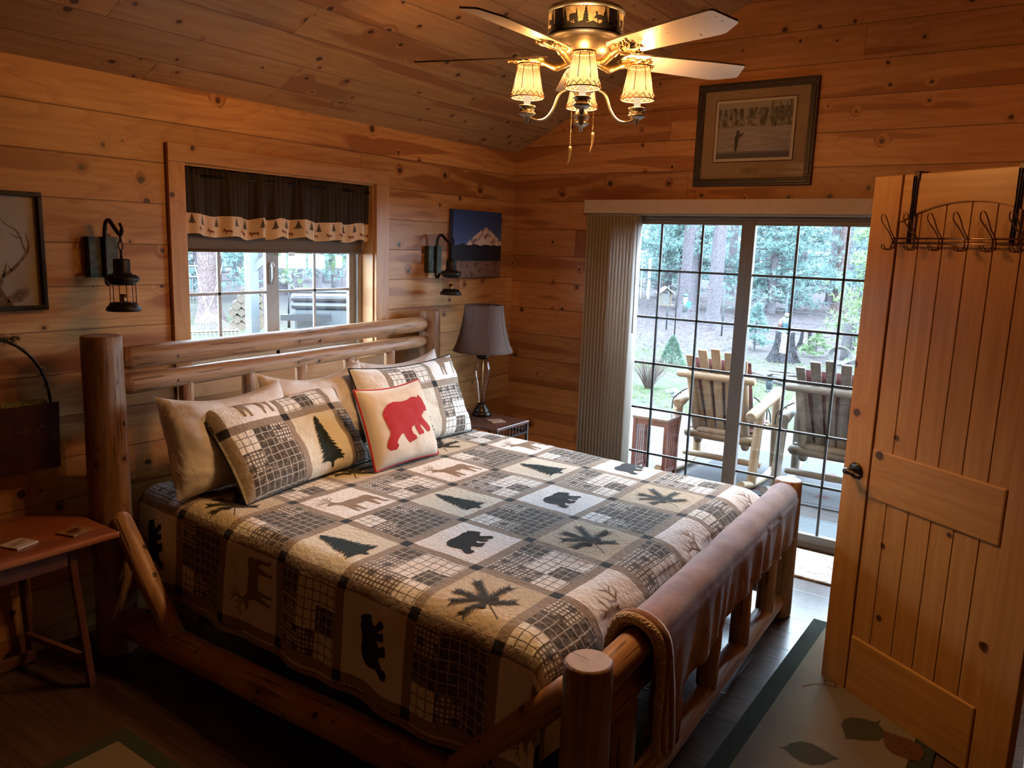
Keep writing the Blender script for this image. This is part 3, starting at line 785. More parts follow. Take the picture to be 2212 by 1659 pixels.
# red bear cushion
bl,br,tl=(-2.185,-.80,.675),(-1.735,-.80,.675),(-2.185,-.655,1.045)
M4,W,H=place(bl,br,tl);fn=pillow(W,H,.14,.05,2,.006,.012);F=pw(M4,fn,1)
b=MB();b.grid(F,g40,g40);b.grid(pw(M4,fn,-1),g40,g40,flip=True)
LB=lift(lambda u,v:F(u,-v),.002);b.applique([((.13+p[0]*.74)*2-1,-((.18+p[1]*.62)*2-1)) for p in BEAR],LB,1,.1)
p=thing('bear_cushion','small cream cushion with a red bear and red piping in front of the shams','cushion',(-1.96,-.8,.68))
b.build('cushion_cover',[M['bearbg'],M['red']],p)
e=[F(math.copysign(1,math.cos(a))*min(1,abs(math.cos(a))*1.42),math.copysign(1,math.sin(a))*min(1,abs(math.sin(a))*1.42)) for a in [2*PI*k/96+.01 for k in range(96)]]
MB().tube(e,.0055,8,closed=True).build('piping',M['redpipe'],p)
# ------------------------------------------------------------------ throw over the footboard
tb=thing('fleece_throw','mauve brown plush throw with a cream sherpa lining draped over the foot rail','blanket',(-2.0,-2.4,.6))
A=Vector(FP(.855,0));B_=Vector(FP(.045,0))
def thr(s,t,off=0):
    # s 0..1 near->far, t arc length: negative inside, positive outside
    p=A.lerp(B_,s);zt=.595+.015*s+.012;r=.066+off
    outl=(.46-.20*s)
    n=Vector((math.sin(ba)*0,-1,0))
    k=PI*r/2
    if t<-k: y=r+.012;z=zt-(-t-k)
    elif t>k:
        q=t-k;fq=q/.4
        y=-(r+.006+fq*(.016*math.sin(s*44+3*math.sin(s*9))+.010*math.sin(s*83+2*math.sin(s*17))+.012)-.02*fq);z=zt-q
    else:
        a=t/r;y=-math.sin(a)*r;z=zt+math.cos(a)*r
    z+=.003*noise.noise(Vector((s*12,t*9,1)))
    y+=.004*noise.noise(Vector((s*10,t*7,3)))
    return Vector((p.x+.01*math.sin(t*9),p.y+y,z))
b=MB();k=.104
def thr2(s,q,off=0):
    # q 0..1 covers inner drop (.12) to outer drop
    i0=-(.104+.13);o1=.104+(.235-.08*s+.03*math.sin(s*7+1))
    if s>.93:o1-=.0
    return thr(s,i0+(o1-i0)*q,off)
b.grid(lambda s,q:thr2(s,q,0),lin(0,1,110),lin(0,1,60),0)
b.grid(lambda s,q:thr2(s,q,-.012),lin(0,1,110),lin(0,1,60),1,flip=True)
e0=[thr2(0,q,-.006) for q in lin(0,1,40)];b.tube(e0,.008,8,mat=0)
e0=[thr2(1,q,-.006) for q in lin(0,1,40)];b.tube(e0,.008,8,mat=0)
e0=[thr2(q,1,-.006) for q in lin(0,1,60)];b.tube(e0,.008,8,mat=0)
b.build('fleece_face',[M['mauve'],M['sherpa']],tb)
# folded sherpa end hanging in a long loop
b=MB();base=A
def loopp(q):
    pts=spline([(0.0,.078,.50),(0.0,.076,.60),(0.0,.045,.672),(0.0,-.02,.683),(0,-.078,.64),(.0,-.098,.52),(.008,-.104,.42),(.014,-.108,.34),(-.004,-.112,.295),(-.034,-.112,.32),(-.042,-.109,.40),(-.028,-.106,.50),(-.012,-.10,.59)],6)
    return pts
pts=[A+Vector((p.x-.012,p.y,p.z)) for p in loopp(0)]
n=len(pts)
b.tube(pts,[.012+.006*math.sin(PI*min(1,i/n*1.2)) for i in range(n)],10,jit=.1,mat=0)
b.build('sherpa_edge',[M['sherpa']],tb)
b=MB();pts=[A+Vector((p.x+.012,p.y-.004,p.z)) for p in loopp(0)]
b.tube(pts,[.013+.010*math.sin(PI*min(1,i/n*1.2)) for i in range(n)],10,jit=.1)
b.build('folded_border',M['mauve'],tb)
# ------------------------------------------------------------------ ceiling fan
FX,FY=-2.147,-1.805;FZ=2.433
fan=thing('ceiling_fan','five-bladed ceiling fan with a forest cut-out drum and four small lit lamp shades','ceiling fan',(FX,FY,FZ))
def lf(r,an,z):return (FX+r*math.cos(an),FY+r*math.sin(an),z)
b=MB();b.tube([(FX,FY,2.58),(FX,FY,ceilz(FY)-.02)],.0125,14);b.build('downrod',M['black'],fan)
b=MB();b.lathe([(.001,3.15),(.03,3.15),(.055,3.17),(.07,3.21),(.07,3.26),(.001,3.26)],(FX,FY,0),24);b.build('canopy',M['darkmetal'],fan)
b=MB();b.lathe([(.001,2.590),(.03,2.588),(.10,2.583),(.132,2.578),(.139,2.570),(.139,2.563),(.133,2.558)],(FX,FY,0),48,mat=1)
b.lathe([(.133,2.560),(.133,2.482)],(FX,FY,0),48,mat=0)
b.lathe([(.133,2.484),(.136,2.480),(.125,2.472),(.10,2.468)],(FX,FY,0),48,mat=0)
b.lathe([(.10,2.470),(.095,2.455),(.088,2.435),(.072,2.418),(.055,2.412),(.001,2.412)],(FX,FY,0),48,mat=1)
def dr(an0):
    return lambda x,y:Vector(lf(.1345,an0+x,2.486+y))
for q in range(4):
    a0=R_(30.8+180-38+q*90)
    fn=dr(a0)
    b.applique([(.03,.010),(1.30,.010),(1.30,.070),(.03,.070)],lambda x,y,a0=a0:Vector(lf(.1338,a0+x,2.486+y)),2,.09)
    for k,(cx,h,w) in enumerate(((.42,.052,.13),(.66,.064,.20),(1.18,.06,.22),(.10,.058,.20))):
        b.applique(treepoly(cx,h+.010,w,h*.9,6,k),fn,0,.05)
    b.applique([(.0,.0),(1.4,.0),(1.4,.012),(1.2,.018),(1.0,.012),(.85,.02),(.7,.013),(.55,.019),(.35,.012),(.2,.02),(.05,.012)],fn,0,.09)
    b.applique([(.88+p[0]*.26,.012+p[1]*.038) for p in MOOSE],fn,0,.05)
    b.applique([(.22+p[0]*.2,.014+p[1]*.03) for p in BEAR],fn,0,.05)
b.build('motor_housing',[M['darkmetal'],M['pewter'],M['cutout']],fan)
def blademat():
    g=G('fan_blade_finish');o=g.objv();n=g.noise(o,60,2)
    return g.bsdf(g.mix(g.sm(n,.68,.74),(.48,.44,.43),(.25,.2,.17)),.26,0,None,1.0)
M['blade']=blademat();M['blade_top']=plain('blade_top_dark',(.05,.035,.025),.5)
tilt=R_(13)
for k in range(5):
    an=R_(107.88+72*k);er=Vector((math.cos(an),math.sin(an),0));et=Vector((-math.sin(an),math.cos(an),0));c=Vector((FX,FY,FZ-.012))
    def P(r,w,h=0):return c+er*r+et*(w*math.cos(tilt))+Vector((0,0,-w*math.sin(tilt)+h))
    out=[(.145,-.030),(.165,-.048),(.24,-.056),(.50,-.068),(.625,-.070),(.635,-.064),(.660,.020),(.655,.030),(.585,.066),(.56,.070),(.24,.056),(.165,.048),(.145,.030)]
    b=MB();n=len(b.v);N=len(out)
    for h in(0,.006):
        for q in out:b.v.append(P(q[0],q[1],h))
    b.face([i for i in range(N)][::-1],0,None,False);b.face([N+i for i in range(N)],1,None,False)
    for i in range(N):j=(i+1)%N;b.face([i,j,N+j,N+i],1,None,False)
    bl_=b.build('blade',[M['blade'],M['blade_top']],fan)
    b=MB();b.tube(spline([P(.045,0,-.012),P(.075,0,-.028),(P(.105,0,-.034)),P(.135,0,-.022),P(.165,0,-.009),P(.20,0,-.006)],4),[.016,.015,.013,.012,.012,.012,.012]*3,8)
    rr=random.Random(k)
    b.tube([P(.16,-.028,-.006),P(.185,-.034,-.007),P(.20,-.026,-.006)],.006,6);b.tube([P(.16,.028,-.006),P(.185,.034,-.007),P(.20,.026,-.006)],.006,6)
    for (r0,w0,r1,w1) in((.19,0,.255,.026),(.20,0,.262,-.030),(.21,0,.285,.004),(.175,.0,.215,.040),(.175,0,.215,-.042),(.22,.01,.25,.045),(.22,-.01,.245,-.05)):
        b.tube(spline([P(r0,w0,-.008),P((r0+r1)/2,(w0+w1)/2+.006,-.013),P(r1,w1,-.007)],3),[.006,.007,.0055,.005,.005,.004,.002],6)
        for q in range(5):
            t=q/5+.1;x=r0+(r1-r0)*t;y=w0+(w1-w0)*t
            b.lathe([(.0005,-.004),(.0042,-.001),(.0042,.002),(.0005,.004)],P(x+rr.uniform(-.006,.006),y+rr.uniform(-.01,.01),-.010),6)
    b.build('blade_iron',M['gold'],bl_)
# centre column and light kit
b=MB();b.lathe([(.001,2.414),(.05,2.412),(.052,2.395),(.042,2.385),(.040,2.345),(.046,2.338),(.048,2.318),(.036,2.305),(.030,2.290),(.020,2.270),(.018,2.235),(.026,2.222),(.020,2.205),(.010,2.195),(.012,2.188),(.001,2.180)],(FX,FY,0),28)
b.build('light_hub',M['pewter'],fan)
M['parch']=None
def shade_mat():
    g=G('lit_parchment_shade');u=g.uv();z=u[1];n=g.noise(g.vec(u[0]*40.0,z*60.0,0.0),1,3)
    e=g.new('ShaderNodeEmission');k=g.sm(((z-2.322)*16.0).abs(),1.15,0.0)
    c=g.mix(k,(1.0,.50,.115),(1.0,.64,.24));g.put(e.inputs[0],c);g.put(e.inputs[1],(k*.95+.80)*(n*.3+.85)*SHE)
    t=g.new('ShaderNodeBsdfTransparent');t.inputs[0].default_value=(1,.80,.55,1);mx=g.new('ShaderNodeMixShader');mx.inputs[0].default_value=.35
    g.nt.links.new(e.outputs[0],mx.inputs[1]);g.nt.links.new(t.outputs[0],mx.inputs[2]);g.nt.links.new(mx.outputs[0],g.out.inputs[0]);return g.mat
SHE=1.15
M['parch']=shade_mat()
M['lace']=plain('leather_lacing',(.16,.055,.025),.7);M['sleeve']=emit('glowing_candle_sleeve',(1,.72,.42),.9)
M['bulb']=emit('lit_bulb',(1,.66,.30),12)
LAMPS=[]
for k in range(4):
    an=R_(30.8+90*k)

    def A_(r,z,t=0):return Vector((FX+r*math.cos(an)-t*math.sin(an),FY+r*math.sin(an)+t*math.cos(an),z))
    b=MB();b.tube(spline([A_(.03,2.30),A_(.055,2.305),A_(.085,2.285),A_(.105,2.235),A_(.13,2.203),A_(.16,2.195),A_(.19,2.205),A_(.20,2.215)],5),.0055,8)
    arm=b.build('lamp_arm',M['pewter'],fan)
    b=MB();b.lathe([(.001,2.185),(.007,2.19),(.009,2.205),(.020,2.208),(.026,2.214),(.031,2.216),(.031,2.221),(.025,2.223),(.025,2.238),(.031,2.240),(.031,2.246),(.022,2.248),(.001,2.248)],A_(.20,0),24)
    for q in range(10):
        a=2*PI*q/10;b.lathe([(.0004,-.003),(.003,0),(.0004,.003)],A_(.20,2.2305)+Vector((.026*math.cos(a),.026*math.sin(a),0)),6)
    b.build('candle_cup',M['pewter'],arm)
    b=MB();b.lathe([(.0125,2.247),(.0125,2.285),(.001,2.286)],A_(.20,0),14);b.build('candle_sleeve',M['sleeve'],arm)
    c=A_(.20,0);LAMPS.append(c)
    b=MB()
    def sr(z):return .0385+(2.388-z)/.115*.0215
    b.lathe([(sr(z),z) for z in lin(2.388,2.273,6)],c,32)
    sh=b.build('lamp_shade',M['parch'],arm)
    b=MB()
    for q in range(8):
        a=2*PI*q/8+.2;b.tube([c+Vector((sr(z)*math.cos(a)*1.01,sr(z)*math.sin(a)*1.01,z)) for z in(2.387,2.30)],.0014,5)
    zz=[]
    for q in range(32):
        a=2*PI*q/32;z=2.278 if q%2 else 2.291;zz.append(c+Vector((sr(z)*1.02*math.cos(a),sr(z)*1.02*math.sin(a),z)))
    b.tube(zz,.0019,5,closed=True)
    for zb,rb in((2.274,.0022),(2.388,.0034)):
        b.tube([c+Vector((sr(zb)*1.01*math.cos(2*PI*q/32),sr(zb)*1.01*math.sin(2*PI*q/32),zb)) for q in range(32)],rb,6,closed=True)
    for q in range(16):
        a=2*PI*q/16;b.tube([c+Vector((sr(2.378)*1.02*math.cos(a),sr(2.378)*1.02*math.sin(a),2.378)),c+Vector((sr(2.39)*1.01*math.cos(a+.1),sr(2.39)*1.01*math.sin(a+.1),2.391))],.0014,5)
    b.build('shade_lacing',M['lace'],sh)
for (x0,y0,z1,z2) in((-2.208,-1.80,2.101,2.035),(-2.158,-1.862,2.153,2.079)):
    b=MB();z=2.30;n=0
    while z>z1:
        b.lathe([(.0004,-.0022),(.0022,0),(.0004,.0022)],(x0,y0,z),6);z-=.0052;n+=1
    ch=b.build('pull_chain',M['cord'],fan)
    b=MB();b.tube(spline([(x0,y0,z1),(x0+.002,y0,z1-.02),(x0-.001,y0,z1-.045),(x0-.009,y0+.004,z2)],4),[.003,.0055,.0065,.0068,.0066,.006,.0055,.005,.0042,.0034,.0025,.0015,.0008],8);b.build('tusk_pull',M['gold'],ch)
# ------------------------------------------------------------------ pictures
def artmat(name,fn):
    g=G(name);u=g.uv();c=fn(g,u[0],u[1]);return g.bsdf(c,.6,0,None,.3)
def fishart(g,x,y):
    n=g.noise(g.vec(x*14.0,y*5.0,0.0),1,4,.7);m=g.noise(g.vec(x*3.0,y*26.0,3.0),1,3,.6);t=g.noise(g.vec(x*30.0,y*3.0,5.0),1,3,.7)
    water=g.mix(g.sm(m,.35,.65),(.30,.25,.27),(.42,.36,.37))
    water=g.mix(g.sm(y,.17,.10),water,(.11,.10,.13))
    bank=g.mix(g.sm(n,.4,.6),(.36,.30,.24),(.10,.09,.06))
    trees=g.mix(g.sm(t,.40,.55),(.06,.06,.055),(.30,.26,.24))
    c=g.mix(y.gt((n-.5)*.12+.56),water,bank);c=g.mix(y.gt((n-.5)*.15+.70),c,trees)
    c=g.mix(y.gt((n-.5)*.08+.88),c,(.38,.31,.25));
    return g.mix((x.gt(.70)*y.gt(.55))*g.sm(t,.45,.6)*.8,c,(.05,.045,.035))
def framed(name,label,pos,W,H,fw,mats,matw,inner,extra=None,axis='x',cat='picture',depth=.03,glass=True):
    # hangs on a wall; local x to the right as seen, z up, y toward the wall
    rz=0 if axis=='y' else -PI/2
    t=thing(name,label,cat,pos,rz)
    fm,mm,am=mats
    b=MB();d=depth
    for (x0,x1,z0,z1) in((-W/2,W/2,H/2-fw,H/2),(-W/2,W/2,-H/2,-H/2+fw),(-W/2,-W/2+fw,-H/2+fw,H/2-fw),(W/2-fw,W/2,-H/2+fw,H/2-fw)):
        b.bb(x0,x1,-d,0,z0,z1)
        if fw>.03:
            b.bb(x0+(.012 if x0<0 and x1<0 or x1-x0>fw*1.5 else .012),x1-.012,-d-.008,-d,z0+.012,z1-.012)
    b.build('frame',fm,t,world=False,bevel=.003)
    iw,ih=W-2*fw,H-2*fw
    if mm is not None:
        b=MB();aw,ah=inner
        oz=matw
        for (x0,x1,z0,z1) in((-iw/2,iw/2,ah/2+oz,ih/2),(-iw/2,iw/2,-ih/2,-ah/2+oz),(-iw/2,-aw/2,-ah/2+oz,ah/2+oz),(aw/2,iw/2,-ah/2+oz,ah/2+oz)):b.bb(x0,x1,-.014,-.010,z0,z1)
        b.build('mat_board',mm,t,world=False)
    else:aw,ah=iw,ih;oz=0
    b=MB();b.grid(lambda u,v:(-aw/2+aw*u,-.009,-ah/2+oz+ah*v),[0,1],[0,1])
    if extra:extra(b,lambda u,v,h=0:Vector((-aw/2+aw*u,-.0095-h,-ah/2+oz+ah*v)))
    b.build('print',am,t,world=False)
    if glass:
        b=MB();b.bb(-iw/2,iw/2,-.020,-.018,-ih/2,ih/2);b.build('glass',M['glass'],t,world=False)
    return t
M['frame1']=plain('dark_walnut_frame',(.035,.018,.012),.45,var=.3,scale=40)
M['mat1']=plain('tan_mat_board',(.36,.22,.12),.8,var=.04);M['mat_in']=plain('inner_mat_white',(.62,.50,.40),.8,var=.02);M['mat_dk']=plain('mat_bevel_maroon',(.07,.015,.02),.8)
def fx(b,fn):
    b.applique([(.26,.15),(.285,.15),(.30,.30),(.31,.42),(.335,.43),(.355,.47),(.37,.46),(.345,.41),(.32,.385),(.315,.45),(.305,.50),(.285,.52),(.27,.50),(.268,.46),(.255,.40),(.25,.28)],lambda x,y:fn(x,y,.0004),1,.5)
t=framed('framed_river_print','dark-framed print of a fisherman standing in a misty river, hung high above the sliding door',(0,-1.711,2.43),.705,.592,.043,(M['frame1'],M['mat1'],[artmat('river_watercolour',fishart),plain('angler_dark',(.05,.05,.05),.8)]),.022,(.455,.335),fx)
XFt=XF[t]
def ring(b,aw,ah,w,oz,y):
    for (x0,x1,z0,z1) in((-aw/2-w,aw/2+w,ah/2,ah/2+w),(-aw/2-w,aw/2+w,-ah/2-w,-ah/2),(-aw/2-w,-aw/2,-ah/2,ah/2),(aw/2,aw/2+w,-ah/2,ah/2)):b.bb(x0,x1,y-.003,y,z0+oz,z1+oz)
b=MB();ring(b,.438,.318,.016,.022,-.0145);b.build('inner_mat',M['mat_in'],t,world=False)
b=MB();ring(b,.470,.350,.005,.022,-.0145);b.build('mat_bevel',M['mat_dk'],t,world=False)
b=MB();b.bb(-.062,.048,-.017,-.0141,-.225,-.192);b.build('title_plaque',plain('brass_plaque',(.20,.13,.06),.4,.5),t,world=False)
# canvas of the mountain
def mtn(g,x,y):
    n=g.noise(g.vec(x*9.0,y*9.0,0.0),1,4,.7);sky=g.mix(y,(.10,.17,.40),(.025,.05,.17))
    d=(x-.66).abs();pk=.765-d*g.math('ADD',.54,0)-d*d*.35+(n-.5)*.05;snow=y.lt(pk)*y.gt(.40)
    r=g.noise(g.vec(x*16.0,y*10.0,4.0),1,4,.7)
    sn=g.mix(g.sm(r,.5,.60),(.66,.55,.52),(.20,.14,.14))
    c=g.mix(snow,sky,sn)
    n2=g.noise(g.vec(x*4.0,0.0,8.0),1,3);c=g.mix(y.lt(n2*.14+.42),c,(.012,.012,.022))
    m=g.noise(g.vec(x*12.0,y*12.0,2.0),1,3);fld=g.mix(g.sm(m,.5,.7),(.20,.12,.09),(.07,.04,.03))
    return g.mix(y.lt(m*.05+.22),c,fld)
cm=artmat('snowy_volcano_photo',mtn)
t=thing('mountain_canvas','square-edged canvas photo of a snowy volcano under a blue sky beside the far wall lantern','picture',(-.46,0,1.74))
b=MB();b.grid(lambda u,v:(-.725+.53*u,-.035,1.52+.44*v),[0,1],[0,1])
for (p,q) in(((-.725,1.52),(-.725,1.96)),((-.195,1.96),(-.195,1.52))):
    b.grid(lambda u,v,p=p,q=q:(p[0],-.035+.034*(u if p[1]>q[1] else u),p[1]+(q[1]-p[1])*v),[0,1],[0,1],uvf=lambda a,c,p=p:((0.01 if p[0]<-.5 else .99),c if p[1]<1.6 else 1-c))
b.grid(lambda u,v:(-.725+.53*u,-.035+.034*v,1.96),[0,1],[0,1],uvf=lambda a,c:(a,.99))
b.grid(lambda u,v:(-.725+.53*u,-.035+.034*v,1.52),[0,1],[0,1],uvf=lambda a,c:(a,.01))
b.build('canvas_print',cm,t)
# deer picture
def deer(g,x,y):
    n=g.noise(g.vec(x*3.0,y*3.0,0.0),1,2);return g.mix(n,(.42,.37,.31),(.52,.46,.39))
M['deer1']=plain('antler_wash',(.19,.125,.07),.8,var=.4,scale=60);M['deer2']=plain('antler_dark',(.045,.03,.022),.8);M['deer3']=plain('ear_fur',(.30,.21,.15),.8,var=.4,scale=60)
def dx_(b,fn):
    f=lambda x,y:fn(x,y,.0004);f2=lambda x,y:fn(x,y,.0008)
    for P,w in(([(.62,.16),(.66,.27),(.76,.34),(.84,.42),(.90,.50),(.915,.57),(.895,.64),(.90,.68)],[.03,.032,.03,.028,.024,.02,.014,.004]),
    ([(.88,.50),(.855,.57),(.845,.63),(.80,.70),(.72,.74),(.66,.81)],[.02,.022,.018,.014,.01,.003]),([(.845,.62),(.78,.64),(.74,.67)],[.014,.01,.003]),
    ([(.66,.27),(.69,.34),(.70,.40)],[.024,.016,.004]),([(.74,.32),(.71,.38)],[.014,.004])):b.stroke(P,w,f,1)
    b.applique([(.70,.10),(.78,.16),(.86,.175),(.90,.16),(.89,.10),(.82,.04),(.74,.025),(.68,.04)],f,3,.5)
    b.applique([(.73,.10),(.79,.145),(.86,.155),(.87,.11),(.80,.06),(.74,.045)],f2,1,.5)
    b.applique([(.48,.0),(.74,.0),(.70,.06),(.64,.16),(.58,.18),(.5,.14)],f,1,.5)
    b.applique([(.55,.02),(.60,.02),(.61,.05),(.58,.065),(.55,.05)],f2,2,.5)
t=framed('framed_deer_print','black-framed print of a stag with tall antlers, hung left of the near wall lantern',(-3.445,0,1.655),.43,.455,.018,(M['black'],None,[artmat('cream_paper',deer),M['deer1'],M['deer2'],M['deer3']]),0,(1,1),dx_,'y')
# ------------------------------------------------------------------ wall lanterns
M['verdi']=plain('verdigris_plate',(.05,.06,.045),.55,.5,var=.4,scale=30);M['lglass']=glassmat('lantern_glass',(1,.93,.82))
def lantern(x,label,cz=0):
    t=thing('wall_lantern',label,'wall lantern',(x,0,1.55),0,'lantern sconces either side of the window')
    b=MB();b.bb(-.062,.062,-.038,0,.003,.17);b.lathe([(.001,-.004),(.006,-.002),(.006,.001)],(.03,-.038,.085),8,rot=Matrix.Rotation(R_(90),3,'X'));b.lathe([(.001,-.004),(.006,-.002),(.006,.001)],(-.03,-.038,.085),8,rot=Matrix.Rotation(R_(90),3,'X'))
    b.build('back_plate',M['verdi'],t,world=False,bevel=.004)
    b=MB();b.tube(spline([(0,-.075,.0),(0,-.065,-.022),(0,-.048,-.020),(0,-.046,.01),(0,-.048,.10),(0,-.05,.17),(0,-.062,.225),(0,-.09,.238),(0,-.12,.215),(0,-.16,.185),(0,-.178,.185),(0,-.185,.205),(0,-.172,.225)],5),[.0085]*55+[.006]*6,10)
    b.build('hook_arm',M['black'],t,world=False)
    b=MB();R=.0095
    for (zc,rx,rz,ax) in((.165,.006,.014,0),(.138,.009,.020,1),(.108,.005,.012,0)):
        b.tube([(0+(rx*math.cos(a) if ax else 0),-.17+(0 if ax else rx*math.cos(a)),zc+rz*math.sin(a)) for a in[2*PI*i/14 for i in range(14)]],.0028,6,closed=True)
    b.build('chain',M['black'],t,world=False)
    b=MB();b.lathe([(.001,.098),(.006,.096),(.006,.085),(.030,.083),(.032,.078),(.032,.030),(.040,.022),(.062,.014),(.066,.006),(.064,-.004),(.052,-.016),(.050,-.020),(.001,-.020)],(0,-.17,0),28)
    b.lathe([(.001,-.128),(.066,-.128),(.068,-.118),(.056,-.104),(.050,-.094),(.001,-.092)],(0,-.17,0),28)
    for q in range(6):
        a=2*PI*q/6+.3;b.tube([(.050*math.cos(a),-.17+.050*math.sin(a),-.02),(.050*math.cos(a),-.17+.050*math.sin(a),-.10)],.0016,5)
    for q in range(4):
        a=2*PI*q/4+.5;b.lathe([(.001,.005),(.004,0),(.001,-.005)],(.058*math.cos(a),-.17+.058*math.sin(a),.018),8)
    h=b.build('lantern_body',M['black'],t,world=False)
    b=MB();b.lathe([(.043,-.018),(.043,-.096)],(0,-.17,0),28);b.build('glass_chimney',M['lglass'],h,world=False)
    b=MB();b.lathe([(.012,-.09),(.012,-.06),(.001,-.06)],(0,-.17,0),12);b.build('candle_socket',M['cord'],h,world=False)
    return t
l1=lantern(-3.003,'black iron wall lantern on a green plate between the stag print and the curtained window')
l2=dup(l1,(-.90,0,1.55),0,'black iron wall lantern beside the mountain canvas, above the far head post')
# ------------------------------------------------------------------ wall pocket with handle
wp=thing('wall_basket','dark metal magazine basket with arched handle on the wall above the left table','basket',(-3.46,-.02,.9))
M['maroon']=plain('maroon_tin',(.055,.012,.012),.45,.3,var=.3,scale=20)
b=MB();b.prism([(-3.69,.80),(-3.262,.80),(-3.250,1.065),(-3.70,1.065)],lambda x,z,h:(x,-.10+h,z),.008);b.bb(-3.69,-3.255,-.092,-.002,.80,.806);b.bb(-3.69,-3.255,-.01,-.002,.80,1.06);b.bb(-3.262,-3.255,-.092,-.002,.80,1.04);b.bb(-3.695,-3.688,-.092,-.002,.80,1.04)
f=lambda x,y:Vector((-3.45+x*.3,-.1012,.84+y*.2));M['sprig']=plain('pale_sprig_print',(.22,.13,.11),.7)
rr=random.Random(4);b2=MB()
for P in([(.35,.6),(.45,.68),(.55,.60),(.62,.63)],[(.45,.68),(.40,.74)],[(.55,.60),(.58,.45),(.62,.35)],[(.58,.5),(.66,.45)],[(.57,.45),(.52,.38)],[(.40,.63),(.36,.55)],[(.3,.62),(.2,.60),(.12,.64)],[(.24,.61),(.22,.68)]):b2.stroke(P,.008,f,0)
pk=b.build('tin_pocket',M['maroon'],wp);b2.build('sprig_print',M['sprig'],pk)
b=MB();hp=[(-3.475+.215*math.cos(a),-.05,1.055+.275*math.sin(a)) for a in lin(0,PI,30)];b.tube(hp,[.0055+.0012*(i%2) for i in range(31)],8);b.build('arched_handle',M['black'],wp)
b=MB()
rr=random.Random(9)
for q in range(420):
    x=-3.47+rr.uniform(-.12,.115);a=rr.uniform(0,2*PI);l=rr.uniform(.02,.038)*(1-.5*abs((x+3.47)/.12)**3);yy=-.05
    p=Vector((x,yy,1.325+rr.uniform(-.008,.008)));d=Vector((rr.uniform(-.5,.5),math.cos(a),math.sin(a))).normalized()*l;s=Vector((rr.uniform(-1,1),rr.uniform(-1,1),rr.uniform(-1,1))).normalized()*.0018
    n=len(b.v);b.v+=[p-s,p+s,p+d];b.face([n,n+1,n+2])
b.build('bristle_garland',plain('dark_green_bristle',(.012,.018,.012),.8,bump=0),wp)
mg=thing('magazine','green and yellow magazine headed Blooms standing in the dark wall basket','magazine',(-3.45,-.06,.9))
b=MB();b.bb(-3.62,-3.30,-.085,-.080,.815,1.083);b.build('cover',plain('magazine_cover',(.16,.17,.03),.4,var=.6,scale=18),mg)
tc=bpy.data.curves.new('title_text','FONT');tc.body='sBlooms';tc.size=.058;tc.extrude=.0003;tc.align_x='RIGHT'
tmp=bpy.data.objects.new('tmp_text',tc);tm=bpy.data.meshes.new_from_object(tmp);bpy.data.objects.remove(tmp);tm.materials.clear();tm.materials.append(plain('title_ink',(.36,.32,.10),.6,bump=0));to=bpy.data.objects.new('title_text',tm);COL.objects.link(to);to.parent=mg;XF[to]=XF[mg]
p=Vector((-3.31,-.0862,1.045))-Vector((-3.45,-.06,.9));to.location=p;to.rotation_euler=(R_(90),0,0)
# ------------------------------------------------------------------ left side table
M['tabletop']=pine('red_stained_table',0,1,seam=False,kd=.05,rough=.3,a=(.36,.115,.04),b=(.28,.08,.028),heart=(.2,.05,.015))
M['tableleg']=plain('dark_leg_wood',(.13,.05,.04),.35)
st=thing('side_table','low red-brown stained table with a clipped corner beside the left head post','side table',(-3.6,-.25,0))
b=MB();b.prism([(-4.05,-.02),(-3.40,-.02),(-3.236,-.20),(-3.236,-.487),(-4.05,-.487)],lambda x,y,h:(x,y,.585+h),.025);b.build('table_top',M['tabletop'],st,bevel=.008)
MB().bb(-3.98,-3.42,-.455,-.437,.52,.585).build('apron',M['tableleg'],st);MB().bb(-3.98,-3.42,-.06,-.045,.52,.585).build('apron',M['tableleg'],st)
for (x,y,dx,dy) in((-3.40,-.43,.05,-.0),(-3.43,-.07,.03,.02),(-3.95,-.43,-.04,-.02),(-3.95,-.07,-.04,.02)):
    b=MB();b.beam((x,y,.586),(x+dx,y+dy,0.0),.026,.026);b.build('leg',M['tableleg'],st,bevel=.003)
b=MB();b.beam((-3.40,-.08,.03),(-3.95,-.08,.03),.022,.04);b.beam((-3.365,-.42,.12),(-3.42,-.07,.12),.02,.025);b.build('stretcher',M['tableleg'],st)
def coaster(cx,cy,rz,label,c1,c2,z=.6105,s=.088):
    t=thing('coaster',label,'coaster',(cx,cy,z),rz)
    b=MB();b.bb(-s/2,s/2,-s/2,s/2,0,.007);b.build('tile',c1,t,world=False,bevel=.0015)
    b=MB();rr=random.Random(cx);P=[(s*.34*math.cos(a)*(.7+.4*rr.random()),s*.30*math.sin(a)*(.7+.4*rr.random())) for a in[2*PI*i/12 for i in range(12)]]
    b.prism(P,lambda x,y,h:(x,y,.007+h),.0004);b.build('printed_picture',c2,t,world=False);return t
coaster(-3.535,-.345,R_(18),'pale cream square coaster near the front edge of the red-brown side table',plain('cream_tile',(.55,.44,.30),.4,var=.1),plain('faded_print',(.40,.27,.17),.5,var=.3))
coaster(-3.35,-.368,R_(18),'dark patterned square coaster near the clipped corner of the red-brown side table',plain('tan_tile',(.26,.14,.06),.4,var=.3),plain('maroon_print',(.11,.035,.03),.5,var=.8,scale=90))
